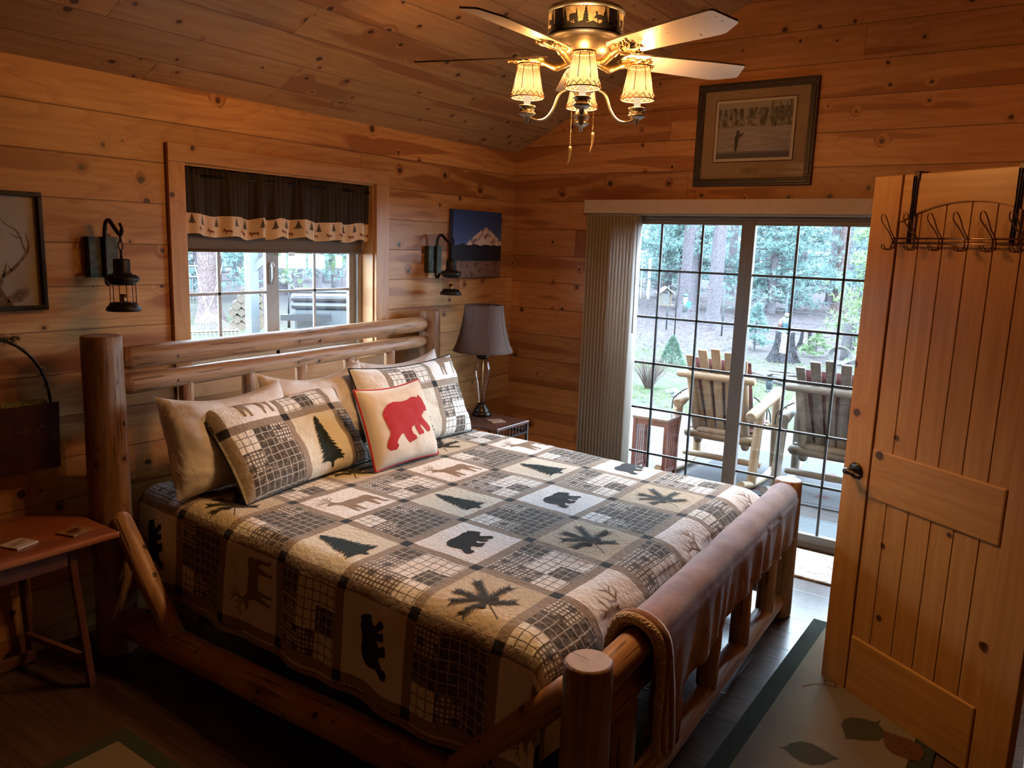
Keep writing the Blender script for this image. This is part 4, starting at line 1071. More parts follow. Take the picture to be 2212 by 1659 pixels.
# ------------------------------------------------------------------ right night stand and lamp
M['espresso']=plain('espresso_wood',(.085,.035,.025),.28,var=.25)
ns=thing('nightstand','small dark nightstand with iron legs in the far corner beside the bed','nightstand',(-.88,-.4,0))
b=MB();b.bb(-1.04,-.70,-.665,-.19,.64,.66);b.build('top',M['espresso'],ns,bevel=.004)
for x in(-1.03,-.71):
    for y in(-.655,-.20):
        b=MB();b.tube([(x,y,0),(x,y,.64)],.0095,10);b.build('leg',M['black'],ns)
b=MB();b.beam((-1.03,-.655,.585),(-.71,-.655,.585),.012,.012).beam((-.71,-.655,.585),(-.71,-.2,.585),.012,.012).beam((-1.03,-.655,.585),(-1.03,-.2,.585),.012,.012)
for k in range(9):
    x=-1.0+.033*k;b.beam((x,-.655,.585),(x,-.655,.64),.006,.006);y=-.62+.045*k;b.beam((-.71,y,.585),(-.71,y,.64),.006,.006)
b.build('iron_rails',M['black'],ns);MB().bb(-1.03,-.71,-.655,-.2,.16,.17).build('lower_shelf',M['black'],ns)
M['lshade']=fabric('brown_linen_shade',(.10,.06,.048),.1,600,.3)
tl=thing('table_lamp','unlit glass table lamp with a large brown bell shade in the far corner','table lamp',(-.80,-.36,.66))
c=(-.80,-.36,0)
b=MB();b.lathe([(0.0006,.66),(0.0627,.66),(0.0653,.672),(0.0614,.686),(0.0512,.690),(0.0499,.704),(0.0397,.714),(0.0320,.730),(0.0230,.742),(0.0006,.745)],c,32);b.build('base',M['bronze'],tl)
b=MB();b.lathe([(0.0218,.742),(0.0243,.76),(0.0288,.80),(0.0371,.86),(0.0499,.90),(0.0582,.94),(0.0576,.975),(0.0474,1.01),(0.0352,1.03)],c,32);b.build('glass_body',M['lglass'],tl)
b=MB();b.tube([(-.80,-.36,.74),(-.80,-.36,1.09)],.006,10);b.build('rod',M['gold'],tl)
b=MB();b.lathe([(0.0006,1.028),(0.0320,1.028),(0.0422,1.038),(0.0435,1.046),(0.0320,1.062),(0.0230,1.072),(0.0077,1.078),(0.0064,1.14),(0.0006,1.14)],c,28);b.build('cap',M['bronze'],tl)
b=MB();n=10
prof=[(0.1184,1.365),(0.1216,1.355),(0.1280,1.30),(0.1376,1.24),(0.1510,1.18),(0.1677,1.125),(0.1843,1.088),(0.1869,1.078)]
b.lathe(prof,c,60)
for k in range(8):
    a=2*PI*k/8+.1;b.tube([Vector(c)+Vector((r*1.004*math.cos(a),r*1.004*math.sin(a),z)) for r,z in prof],.0015,5)
for i in(0,-1):
    r,z=prof[i];b.tube([Vector(c)+Vector((r*math.cos(2*PI*q/48),r*math.sin(2*PI*q/48),z)) for q in range(48)],.003,6,closed=True)
b.build('lamp_shade',M['lshade'],tl,solid=.002)
b=MB();b.lathe([(0.0006,1.14),(0.0077,1.145),(0.0128,1.17),(0.0179,1.20),(0.0141,1.235),(0.0006,1.245)],c,14);b.tube([(-.80,-.36,1.24),(-.80,-.36,1.35)],.003,6)
for q in range(3):
    a=2*PI*q/3;b.tube([(-.80,-.36,1.35),(-.80+(.186*.64)*math.cos(a),-.36+(.186*.64)*math.sin(a),1.36)],.0015,5)
b.build('bulb_and_spider',plain('frosted_bulb',(.6,.55,.5),.3),tl)
coaster(-.88,-.54,R_(-30),'square coaster lying on the dark nightstand in front of the glass lamp',plain('beige_tile',(.33,.22,.15),.4,var=.3,scale=70),plain('beige_print',(.22,.13,.09),.5,var=.5,scale=90),z=.6605)
# ------------------------------------------------------------------ rugs
def rug(name,label,x0,x1,y0,y1,rz,bw,cb,cf,leaves,z=.012,cat='rug',scrolls=True):
    cx,cy=(x0+x1)/2,(y0+y1)/2;t=thing(name,label,cat,(cx,cy,0),rz)
    w,h=(x1-x0)/2,(y1-y0)/2
    b=MB();b.bb(-w,w,-h,h,0.0005,z-.002,0)
    o=b.build('border',cb,t,world=False,bevel=.003)
    b=MB();b.bb(-w+bw,w-bw,-h+bw,h-bw,z-.006,z,0)
    for (lx,ly,s,a,m) in leaves:
        P=[(0,.5),(.10,.36),(.27,.20),(.34,0),(.30,-.18),(.16,-.32),(0,-.40),(-.03,-.52),(-.05,-.40),(-.20,-.30),(-.32,-.12),(-.32,.06),(-.22,.22),(-.09,.36)]
        ca,sa=math.cos(a),math.sin(a);f=lambda x,y,h=0,lx=lx,ly=ly,s=s,ca=ca,sa=sa:Vector((lx+s*(x*ca-y*sa)-cx,ly+s*(x*sa+y*ca)-cy,z+.0006+h))
        b.applique(P,f,m,.3)
        b.stroke([(0,.45),(0,0),(-.02,-.5)],.02,lambda x,y,f=f:f(x,y,.0005),3)
        for q in(-.2,-.05,.1,.25):
            b.stroke([(0,q),(.2*(1-abs(q)),q+.1)],.012,lambda x,y,f=f:f(x,y,.0005),3);b.stroke([(0,q),(-.2*(1-abs(q)),q+.1)],.012,lambda x,y,f=f:f(x,y,.0005),3)
    o2=b.build('field',cf,t,world=False);return t
def carpet(name,c,c2,s=60):
    g=G(name);o=g.objv();n=g.noise(o,5,4);f=g.noise(o,s*6,2);return g.bsdf(g.mix(n,c,c2),.95,0,g.bump(f,.5,.004),.1)
M['rgreen']=carpet('rug_olive_border',(.028,.032,.022),(.04,.042,.03));M['rbeige']=carpet('rug_beige_field',(.19,.145,.095),(.14,.105,.07))
M['lf1']=carpet('leaf_brown_green',(.045,.038,.02),(.06,.05,.027));M['lf2']=carpet('leaf_rust',(.11,.04,.022),(.085,.037,.02));M['lfv']=carpet('leaf_vein',(.06,.04,.025),(.07,.05,.03))
RM=[M['rbeige'],M['lf1'],M['lf2'],M['lfv']]
rg=rug('leaf_rug','beige rug with falling leaves and an olive border under the open plank door',-4.3,-.95,-3.16-.0,-2.53,0,.07,M['rgreen'],RM,
 [(-2.05,-2.80,.20,R_(200),1),(-1.78,-2.92,.22,R_(70),1),(-1.80,-3.06,.20,R_(-40),2),(-1.22,-2.70,.14,R_(60),1),(-2.5,-2.9,.2,R_(140),2),(-1.4,-3.0,.18,R_(100),2),(-3.0,-2.75,.2,0,1)])
b=MB()
def scroll(x,y,s,a):
    P=[(0,0),(.3,.12),(.6,.10),(.85,-.05),(.95,.15),(.80,.30),(.66,.22),(.70,.10)]
    b.stroke([((x+s*(p[0]*math.cos(a)-p[1]*math.sin(a))),(y+s*(p[0]*math.sin(a)+p[1]*math.cos(a)))) for p in P],[.008]*8,lambda u,v:Vector((u,v,.0128)),0)
scroll(-1.62,-2.66,.16,R_(-50));b.build('scroll_tendril',M['lf2'],rg)
b=MB();scroll(-2.15,-3.08,.2,R_(-20));b.build('scroll_tendril',M['lf2'],rg)
rug('bedside_rug','beige rug with a dark olive border along the near side of the bed',-3.0-1.9,-3.42,-2.6,-.80,R_(0),.06,M['rgreen'],RM,[(-3.8,-1.6,.2,1,1),(-4.2,-1.1,.2,2,2)])
g=G('pebble_mat');o=g.objv();v,_=g.vor(o,60);n=g.noise(o,14,4,.7)
M['pebble']=g.bsdf(g.mix(g.sm(n,.35,.6),(.24,.19,.15),(.46,.40,.34)),.9,0,g.bump(v,.5,.004),.2)
mtt=thing('door_mat','mottled grey-brown mat on the floor just inside the sliding door','door mat',(-.27,-2.0,0))
b=MB();b.bb(-.48,-.06,-2.55,-1.55,.0005,.012);b.build('mat_pile',M['pebble'],mtt,bevel=.003)
# ------------------------------------------------------------------ outdoors
DZ=-.08;GZ=-.30
G.CS=.42
G.CS=.44
g=G('yard_ground');o=g.obj();v3=g.objv()
n=g.noise(v3,.55,5,.65);n2=g.noise(v3,3.5,5,.75);n3=g.noise(g.vec(o[0]*2.2,o[1]*.9,0.0),6,4,.7)
near=g.sm(o[0]+(n-.5)*9.0,14.0,7.5)
dirt=g.mix(g.sm(n3,.42,.6),(.155,.13,.135),(.065,.054,.056))
grass=g.mix(g.sm(n2,.40,.60),(.055,.11,.035),(.12,.11,.085))
gm=g.sm(n2*.5+n*.5,.40,.56)*near
c=g.mix(gm*.85,dirt,grass);M['ground']=g.bsdf(c,1,0,g.bump(n2,.5,.05),.05)
def gz(x,y):
    return GZ+.05*noise.noise(Vector((x*.35,y*.35,0)))*min(1,max(0,(math.hypot(x,y)-5)/4))
b=MB()
def gs(a,b_,n):return lin(a,b_,n)
b.grid(lambda x,y:(x,y,gz(x,y)),gs(-26,90,116),gs(-40,90,130))
b.f=[f for f in b.f];keep=[i for i,f in enumerate(b.f) if not (all(-7<b.v[k].x<.5 and -6<b.v[k].y<.5 for k in f))]
b.f=[b.f[i] for i in keep];b.m=[b.m[i] for i in keep];b.uv=[None]*len(keep);b.sm=[b.sm[i] for i in keep]
tag(b.build('ground',M['ground']),kind='structure')
G.CS=.20
g=G('wet_deck_boards');o=g.obj();q=(o[0]/.14);k=q.floor();f=q.frac();e=(f-.5).abs();sl=g.sm(e,.46,.485)
n=g.noise(g.vec(o[0]*30.0,o[1]*1.5,k),1,4);r=g.white(g.vec(k,1.0,2.0))
c=g.mix(n,(.15,.115,.10),(.21,.18,.17));c=g.mix(1.0,c,g.vec(r*.25+.8,r*.25+.8,r*.25+.8),'MULTIPLY');c=g.mix(sl,c,(.05,.035,.03))
M['deck']=g.bsdf(c,g.noise(g.vec(o[0]*4.0,o[1]*4.0,0.0),1,3)*.5+.25,0,g.bump(n-sl,.4,.006),.15)
b=MB();b.bb(.16,3.55,-5.2,1.0,DZ-.06,DZ);b.bb(.16,3.55,-5.2,1.0,DZ-.2,DZ-.06)
tag(b.build('deck',M['deck']),kind='structure')
G.CS=.42
M['clog']=pine('honey_cedar_log',0,1,uv=True,seam=False,kd=.3,ks=8,rough=.5,a=(.42,.29,.16),b=(.33,.21,.10),heart=(.22,.12,.055),hth=(.62,.75),hmix=.4)
M['cslat']=pine('honey_cedar_slat',2,1,seam=False,kd=.3,ks=8,rough=.5,a=(.40,.27,.14),b=(.31,.195,.09),heart=(.2,.11,.05),hth=(.62,.75),hmix=.4)
M['clog2']=pine('weathered_grey_log',0,1,uv=True,seam=False,kd=.3,ks=8,rough=.6,a=(.26,.22,.165),b=(.18,.15,.11),heart=(.12,.09,.06),hth=(.62,.75),hmix=.4)
M['cslat2']=pine('weathered_grey_slat',2,1,seam=False,kd=.3,ks=8,rough=.6,a=(.20,.17,.13),b=(.12,.10,.08),heart=(.08,.06,.045),hth=(.62,.75),hmix=.4)
M['maroonpad']=fabric('maroon_pad',(.22,.05,.06),.2)
def rocker(y0,label,ml,ms,rz=0):
    t=thing('rocking_chair',label,'rocking chair',(1.3,y0,DZ),rz,'log rocking chairs on the deck')
    # local: x away from the house, y left(+)/right(-), z from deck
    def LG(p,q,r,name,m=ml,taper=.8):
        b=MB();p=Vector(p);q=Vector(q);d=(q-p).normalized();b.tube([p,p+d*.02,(p+q)/2,q-d*.02,q],[r*taper,r,r,r,r*taper],14,jit=.04,sub=3);return b.build(name,m,t,world=False)
    def bk(w,h): # on the reclined back: h height along
        return Vector((-.20+.30*(1-h),w,.28+h*.80))
    b=MB()
    for k in range(5):
        w0=(k-2)*.073;w1=(k-2)*.108
        wd0=.060;wd1=.073 if abs(k-2)<2 else .066
        top=1.0-.022*(k-2)**2
        p=bk(w0,.02);q=bk(w1,top);n=Vector((.93,0,.35)).normalized()*.022
        side0=Vector((0,wd0/2,0));side1=Vector((0,wd1/2,0))
        i=len(b.v);b.v+=[p-side0,p+side0,q+side1,q-side1,p-side0+n,p+side0+n,q+side1+n,q-side1+n]
        for f in((0,1,2,3),(7,6,5,4),(0,4,5,1),(1,5,6,2),(2,6,7,3),(3,7,4,0)):b.face([i+x for x in f],0,None,False)
        b.build('back_slat',ms,t,world=False,bevel=.004);b=MB()
    LG(bk(-.315,.72)+Vector((-.03,0,0)),bk(.315,.72)+Vector((-.03,0,0)),.030,'crest_rail')
    for s in(-1,1):
        LG(bk(s*.215,.74)+Vector((-.0,0,0)),bk(s*.20,-.02),.036,'back_post')
    LG(bk(-.19,.13)+Vector((-.03,0,0)),bk(.19,.13)+Vector((-.03,0,0)),.030,'lower_rail',taper=.4)
    LG((.04,-.30,.345),(.04,.30,.345),.038,'rear_seat_rail',taper=.45);LG((.50,-.30,.40),(.50,.30,.40),.036,'front_seat_rail')
    for k in range(5):
        b=MB();x=.08+.085*k;b.beam((x,-.27,.375+.1*x),(x,.27,.375+.1*x),.06,.018);b.build('seat_slat',ms,t,world=False)
    for s in(-1,1):
        LG((-.25 if s<0 else -.12,s*(.335 if s<0 else .31),.60),(.42,s*.335,.715),.045,'armrest')
        LG((-.02,s*.335,.63),(-.12,s*.34,.05),.036,'rear_leg');LG((.38,s*.335,.70),(.45,s*.34,.05),.036,'front_leg')
        b=MB();b.tube(spline([(-.36,s*.34,.10),(-.1,s*.34,.045),(.18,s*.34,.030),(.45,s*.34,.06),(.66,s*.34,.14)],5),.030,12,jit=.04);b.build('rocker',ml,t,world=False)
    LG((.12,-.33,.15),(.12,.33,.15),.026,'stretcher')
    def pd(u,v,sd):
        k=max(0,1-abs(u)**4)**.5*max(0,1-abs(v)**4)**.5
        p=bk(u*.25,.46+.40*v)+Vector((.075+sd*.045*k,0,.02));return p
    b=MB();L=lin(-1,1,14);b.grid(lambda u,v:pd(u,v,1),L,L);b.grid(lambda u,v:pd(u,v,-1),L,L)
    b.grid(lambda u,v:(.28+.22*v,.26*u,.44+.02*v+.035*max(0,1-u**4)**.5*max(0,1-v**4)**.5),L,L);b.grid(lambda u,v:(.28+.22*v,.26*u,.44+.02*v-.03*max(0,1-u**4)**.5*max(0,1-v**4)**.5),L,L)
    pad=b.build('seat_pad',M['maroonpad'],t,world=False)
    for s in(-1,1):
        b=MB()
        for q in range(4):b.tube(spline([bk(s*.27,.55)+Vector((.05,0,0)),bk(s*(.33+.02*q),.50-.02*q)+Vector((.03,0,0)),bk(s*(.32+.03*q),.40-.03*q)+Vector((.0,0,0))],3),.005,5)
        b.build('pad_tie',M['black'],pad,world=False)
    return t
rocker(-1.165,'honey-coloured log rocking chair with a maroon pad, its back to the sliding door','' and None or [M['clog']],[M['cslat']])
rocker(-2.02,'greyer weathered log rocking chair, partly hidden by the open plank door',[M['clog2']],[M['cslat2']])
G.CS=.25
# small mission table
M['cherry']=plain('reddish_outdoor_wood',(.30,.085,.055),.4,var=.2)
M['cherrytop']=plain('wet_red_table_top',(.30,.20,.17),.12,var=.1)
tt=thing('patio_table','small reddish slatted patio table with a wet shiny top beside the honey-coloured rocking chair','side table',(1.05,-.735,DZ))
b=MB();b.bb(.925,1.18,-.895,-.585,.40,.425);b.build('table_top',M['cherrytop'],tt,bevel=.004)
for x in(.945,1.16):
    for y in(-.875,-.605):b=MB();b.bb(x-.014,x+.014,y-.014,y+.014,DZ,.40);b.build('leg',M['cherry'],tt)
b=MB()
for y in(-.875,-.605):
    b.bb(.945,1.16,y-.008,y+.008,.36,.40).bb(.945,1.16,y-.008,y+.008,DZ+.06,DZ+.09)
    for k in range(5):x=.975+.0385*k;b.bb(x-.007,x+.007,y-.005,y+.005,DZ+.09,.36)
for x in(.945,1.16):b.bb(x-.008,x+.008,-.875,-.605,.36,.40)
b.build('side_slats',M['cherry'],tt)
# deck rug and mats
M['orug']=carpet('pale_outdoor_rug',(.17,.17,.185),(.20,.20,.21),30);M['orose']=carpet('rose_leaf',(.20,.06,.08),(.23,.1,.11),30)
t=rug('outdoor_rug','pale grey outdoor rug with rose leaf motifs under the log rocking chairs','' or 1.09,2.5,-4.2,-.95,0,.05,M['orug'],[M['orug'],M['orose'],M['orose'],M['orug']],[(1.25,-1.55,.16,1.2,1),(1.35,-2.0,.13,.4,1),(1.45,-2.35,.2,2.0,2),(1.2,-2.25,.12,.4,1),(2.0,-1.9,.2,1.5,1)],z=.012)
t.location.z=DZ
g=G('grey_weave_mat');o=g.obj();w1=(o[0]*330.0).sin()*(o[1]*330.0+ (o[0]*60.0).sin()*2.0).sin();M['weave']=g.bsdf(g.mix(g.sm(w1,-.3,.3),(.09,.11,.125),(.22,.25,.27)),.8,0,g.bump(w1,.4,.003),.3)
t=thing('outdoor_mat','grey woven mat on the deck right outside the sliding door','door mat',(.6,-2.3,DZ))
b=MB();b.bb(.30,.80,-2.75,-1.75,DZ+.0005,DZ+.014);b.build('mat_pile',M['weave'],t)
G.CS=.5
# ---- trees
def barkmat(name,a,b_,cr=(.06,.045,.04),sc=1):
    g=G(name);o=g.obj();v,_=g.vor(g.vec(o[0]*9.0*sc,o[1]*9.0*sc,o[2]*2.6*sc),1,'DISTANCE_TO_EDGE');n=g.noise(g.objv(),8,4)
    c=g.mix(n,a,b_);c=g.mix(g.sm(v,.10,.0),c,cr);return g.bsdf(c,.95,0,g.bump(g.sm(v,.0,.15),.5,.02),.1)
M['bark']=barkmat('ponderosa_bark',(.21,.18,.19),(.14,.125,.14),(.10,.09,.10),2.6);M['bark2']=barkmat('rusty_bark',(.27,.19,.175),(.18,.135,.135),(.12,.09,.09),2.6);M['char']=barkmat('charred_bark',(.03,.03,.033),(.075,.07,.075),(.012,.012,.012),2.5)  # bluish haze painted into the ponderosa and rusty bark: paler tones, softer cracks
def leafmat(name,a,b_):
    g=G(name);o=g.objv();n=g.noise(o,1.6,3);n2=g.noise(o,12,2)
    d=g.bsdf(g.mix(g.sm(n*.6+n2*.4,.35,.65),a,b_),.8,0,None,.1)
    t=g.new('ShaderNodeBsdfTranslucent');t.inputs[0].default_value=(*[q*G.CS for q in b_],1);m=g.new('ShaderNodeMixShader');m.inputs[0].default_value=.3
    g.nt.links.new(g.b.outputs[0],m.inputs[1]);g.nt.links.new(t.outputs[0],m.inputs[2]);g.nt.links.new(m.outputs[0],g.out.inputs[0]);return g.mat
M['needA']=leafmat('bluegreen_needles',(.16,.28,.27),(.34,.50,.46));M['needB']=leafmat('bright_needles',(.17,.28,.14),(.36,.47,.25));M['needC']=leafmat('haze_tinted_needles',(.24,.36,.40),(.42,.54,.58))  # distance haze is painted into the blue-green and palest needles as bluer, lighter colour
M['needS']=leafmat('spruce_needles',(.07,.15,.11),(.17,.27,.2))
def clump(b,p,L,rr,n=9,wd=.012):
    d0=Vector((rr.gauss(0,1),rr.gauss(0,1),rr.gauss(.3,.6))).normalized()
    for q in range(n):
        d=(d0*.8+Vector((rr.gauss(0,1),rr.gauss(0,1),rr.gauss(0,1)))*.55).normalized()*L*rr.uniform(.6,1.1)
        s=d.cross(Vector((rr.gauss(0,1),rr.gauss(0,1),rr.gauss(0,1)))).normalized()*wd
        i=len(b.v);b.v+=[p-s,p+s,p+d];b.face([i,i+1,i+2],0,None,False)
def conifer(name,label,loc,H,Rb,z0,nb,barkm,leafm,tr,seed,L=.16,wd=.014,per=10,group=None,cl=7,top=True,cat='tree'):
    rr=random.Random(seed);t=thing(name,label,cat,loc,0,group)
    b=MB();b.tube([(0,0,-.15),(0,0,.05),(0,0,.4),(rr.uniform(-.03,.03)*H*.1,0,H*.55),(0,0,H)],[tr*1.5,tr*1.2,tr,tr*.7,tr*.12],12,jit=.1,sub=3)
    bb=MB()
    for k in range(nb):
        f=(k+rr.random())/nb;z=z0+(H-z0)*f;a=rr.uniform(0,2*PI);r=Rb*(1-f)**.8*rr.uniform(.6,1.1)+.03
        d=Vector((math.cos(a),math.sin(a),rr.uniform(-.15,.25)));e=Vector((0,0,z))+d*r
        b.tube([(0,0,z),tuple(Vector((0,0,z))+d*r*.5+Vector((0,0,-.03*r))),tuple(e)],[max(.004,tr*.14),max(.003,tr*.09),.002],5,caps=False)
        for q in range(per):
            u=.25+.8*rr.random();p=Vector((0,0,z))+d*r*u+Vector((rr.gauss(0,1),rr.gauss(0,1),rr.gauss(0,.6)))*r*.13
            clump(bb,p,L*rr.uniform(.7,1.2),rr,cl,wd)
    b.build('trunk',barkm,t,world=False);bb.build('needles',leafm,t,world=False);return t
def at(u,v,z=None,dist=None):
    d=FWv+R2v*((u-1106)/FOC)-U2v*((v-829.5)/FOC)
    if z is not None:k=(z-CAMP.z)/d.z
    else:k=dist/math.hypot(d.x,d.y)
    return CAMP+d*k
# big trunks with their own look
def bigtrunk(x,y,r,H,label,bark,seed,lean=0,name='pine_trunk'):
    rr=random.Random(seed);t=thing(name,label,'tree',(x,y,gz(x,y)));b=MB()
    b.tube([(0,0,-.2),(0,0,.0),(0,0,.35),(lean*.3,0,H*.4),(lean,0,H)],[r*1.7,r*1.35,r*1.02,r*.9,r*.6],20,jit=.08,sub=5)
    b.build('trunk',bark,t,world=False)
    for k in range(5):
        z=rr.uniform(2.4,H*.8);a=rr.uniform(0,2*PI);b=MB();q=[Vector((lean*z/H,0,z))+Vector((math.cos(a),math.sin(a),-.1+.1*s))*s*1.1 for s in(0,.5,1,1.6)]
        b.tube(spline(q,3),[.03,.028,.025,.022,.018,.015,.012,.008,.006,.004],6,caps=False)
        for s in range(26):
            p=q[1].lerp(q[3],rr.random())+Vector((rr.gauss(0,.14),rr.gauss(0,.14),rr.gauss(0,.10)));clump(b,p,.2,rr,7,.016)
        b.m=[0 if len(f)==4 else 1 for f in b.f];b.build('branch',[bark,M['needA']],t,world=False)
    return t
bigtrunk(18.4,6.42,.17,16,'straight grey pine trunk rising behind the bird feeders',M['bark'],1,.5)
bigtrunk(17.0,4.93,.19,16,'thick dark pine trunk between the bird feeders and the honey rocking chair',M['bark'],2,.6)
bigtrunk(30.9,7.6,.23,17,'tall rusty-pink pine trunk seen through the right-hand glass panel',M['bark2'],3)
bigtrunk(33.5,7.2,.2,17,'dark pine trunk just right of the rusty-pink one',M['bark'],4)
bigtrunk(26.0,3.6,.21,17,'broad reddish pine trunk above the young yellow-green pine',M['bark2'],5)
bigtrunk(6.5,13.4,.27,15,'big furrowed pine trunk behind the rope hammock',M['bark2'],6)
bigtrunk(15.5,4.35,.07,8,'thin pale sapling trunk beside the thick dark pine',M['bark'],7,.2)
bigtrunk(16.3,7.35,.08,8,'thin leaning sapling at the left edge of the glass door',M['bark'],8,.4)
G.CS=.24
# stumps
def stump(x,y,r,H,label,seed):
    t=thing('tree_stump',label,'stump',(x,y,gz(x,y)));b=MB();ph=seed
    def f(a,z):
        k=z/H;rr=r*(.62+.55*max(0,1-k)**2.2)*(1+.13*math.sin(5*a+ph)*(1-k*.6)+.08*math.sin(9*a+ph*2))
        return (rr*math.cos(a),rr*math.sin(a),z+.05*H*math.sin(4*a+ph)*k)
    b.grid(f,lin(0,2*PI,48),lin(-.1,H,14),matf=lambda a,z:1 if (z>H*.35 and 3.0<a<3.75) else 0)
    n=len(b.v);b.v.append(Vector((0,0,H*.97)));L=[f(a,H) for a in lin(0,2*PI,48)];b.v+=[Vector(p) for p in L]
    for k in range(48):b.face([n,n+1+k,n+2+k],0)
    b.build('charred_stump',[M['char'],plain('bare_stump_wood',(.42,.33,.27),.8,var=.3)],t,world=False);return t
stump(10.6,1.03,.27,.56,'large charred tree stump with a small statue standing on it',1.3);stump(12.95,1.25,.17,.42,'small charred stump to the right of the big one',3.1)
sx,sy=10.6,1.05
t=thing('garden_statue','small blue-green statue of a perched bird on top of the large charred stump','statue',(sx,sy,.25))
b=MB();b.lathe([(.001,0),(.10,0),(.11,.03),(.06,.06),(.07,.10),(.095,.17),(.085,.25),(.05,.30),(.001,.31)],(0,0,0),16);b.build('body',plain('turquoise_glaze',(.10,.22,.28),.4,var=.3),t,world=False)
b=MB();b.lathe([(.001,-.05),(.035,-.035),(.05,0),(.035,.035),(.001,.05)],(-.0,-.03,.345),14);b.tube([(-.0,-.07,.345),(-.01,-.13,.335)],[.014,.002],8);b.build('head',plain('tan_glaze',(.45,.36,.25),.5),t,world=False)
b=MB();b.tube(spline([(-.07,.05,.27),(-.09,.06,.18),(-.07,.07,.07)],4),[.02,.03,.035,.04,.045,.04,.035,.025,.01],8);b.build('wing',plain('rust_glaze',(.36,.16,.13),.5),t,world=False)
# spruce, shrub, stones
conifer('dwarf_spruce','small cone-shaped dwarf spruce on the grass beyond the deck','' or (8.5,2.40,GZ),.56,.26,.03,46,M['bark'],M['needS'],.02,5,L=.06,wd=.008,per=16,cl=6) if 0 else None
rr=random.Random(12);t=thing('dwarf_spruce','small cone-shaped dwarf spruce on the grass beyond the deck','shrub',(8.5,2.40,gz(8.5,2.4)));b=MB()
for k in range(900):
    f=rr.random()**.8;z=.52*f;r=.24*(1-f)**.85*(.75+.25*rr.random())+.01;a=rr.uniform(0,2*PI);p=Vector((r*math.cos(a),r*math.sin(a),z));clump(b,p,.05,rr,5,.006)
b.build('needles',M['needS'],t,world=False);b=MB();b.tube([(0,0,-.03),(0,0,.5)],[.02,.004],8);b.build('trunk',M['bark'],t,world=False)
t=thing('bare_shrub','leafless fan of reddish twigs growing past the end of the deck','shrub',(5.9,1.62,gz(5.9,1.6)));b=MB()
for k in range(150):
    a=rr.uniform(0,2*PI);s=rr.uniform(.1,.36);h=rr.uniform(.30,.50);b.tube([(0+.04*math.cos(a),.04*math.sin(a),0),(s*.45*math.cos(a),s*.45*math.sin(a),h*.5),(s*math.cos(a),s*math.sin(a),h)],[.004,.003,.0015],4,caps=False)
b.build('twigs',plain('red_brown_twig',(.21,.12,.09),.8,var=.3),t,world=False)
M['stone']=plain('dark_stone',(.20,.19,.21),.8,var=.4,scale=9,bump=.5)
for k,(x,y,s,lab) in enumerate(((5.85,1.20,.10,'dark grey rock beside the leafless shrub'),(5.6,1.02,.07,'smaller dark rock just right of the larger rock by the shrub'),(7.6,.75,.12,'flat pale rock in the grass left of the small garden lantern'))):
    b=MB();
    def sf(a,c,s=s,k=k):
        r=s*(1+.3*noise.noise(Vector((math.cos(a)*math.cos(c)*1.5+k*3,math.sin(a)*math.cos(c)*1.5,math.sin(c)*1.5))))
        return (r*math.cos(a)*math.cos(c)*1.3,r*math.sin(a)*math.cos(c),max(-.02,r*math.sin(c)*.7))
    b.grid(sf,lin(0,2*PI,16),lin(-PI/2,PI/2,9));o=tag(b.build('rock',M['stone']),lab,'rock');o.location=(x,y,gz(x,y)+.0)
# driftwood logs near the lantern
t=thing('fallen_branches','heap of bleached fallen branches on the grass between the two rocking chairs','branches',(8.2,.35,GZ));b=MB()
for k in range(12):
    a=rr.uniform(-.6,.6)+PI/2;p=Vector((rr.uniform(-.5,.6),rr.uniform(-.7,.5),.03+.05*rr.random()));d=Vector((math.cos(a),math.sin(a),rr.uniform(-.05,.1)))*rr.uniform(.3,.7);b.tube([p-d,p+Vector((0,0,.03)),p+d],[.02,.03,.012],7,jit=.2)
b.build('branch_pile',plain('bleached_wood',(.19,.17,.165),.8,var=.4,scale=12),t,world=False)
# garden lantern
t=thing('garden_light','small dark bird-topped garden light on the grass between the rocking chairs','garden light',(7.0,.16,gz(7,.16)));b=MB()
b.lathe([(.001,0),(.05,0),(.055,.02),(.035,.03),(.04,.06),(.05,.08),(.05,.16),(.04,.18),(.055,.19),(.03,.22),(.001,.23)],(0,0,0),16)
for q in range(6):b.lathe([(.0405,-.006),(.056,0),(.0405,.006)],(0,0,.07+.018*q),14)
b.build('body',plain('teal_black_metal',(.03,.06,.07),.5,.3),t,world=False);b=MB();b.tube(spline([(-.0,.05,.235),(0,.01,.255),(0,-.03,.275),(0,-.055,.27)],3),[.006,.012,.02,.024,.022,.018,.016,.013,.008,.004],8);b.build('bird_finial',M['black'],t,world=False)
# feeders on a pole
fp=at(1455.9,735,z=GZ+.0);k=12.9
t=thing('feeder_pole','tall thin black shepherd pole standing beyond the dwarf spruce','pole',(fp.x,fp.y,gz(fp.x,fp.y)));dy_=Vector((-R2v.x,-R2v.y,0)).normalized()
b=MB();P0=Vector((0,0,0));b.tube([(0,0,-.1),(0,0,1.60)],.014,8);b.tube(spline([Vector((0,0,1.58)),Vector((0,0,1.72))+dy_*.02,Vector((0,0,1.78))+dy_*.09,Vector((0,0,1.72))+dy_*.15,Vector((0,0,1.62))+dy_*.17],4),.009,6)
b.tube(spline([Vector((0,0,1.20)),Vector((0,0,1.25))-dy_*.08,Vector((0,0,1.18))-dy_*.2,Vector((0,0,1.12))-dy_*.22],4),.007,6);b.build('pole_and_hooks',M['black'],t,world=False)
M['fwood']=plain('pale_feeder_wood',(.30,.22,.135),.7,var=.15)
bz=GZ+.80
hp=fp+dy_*.27;t=thing('bird_feeder','wooden house-shaped bird feeder with a pitched roof on the black pole','bird feeder',(hp.x,hp.y,bz),math.atan2(dy_.y,dy_.x))
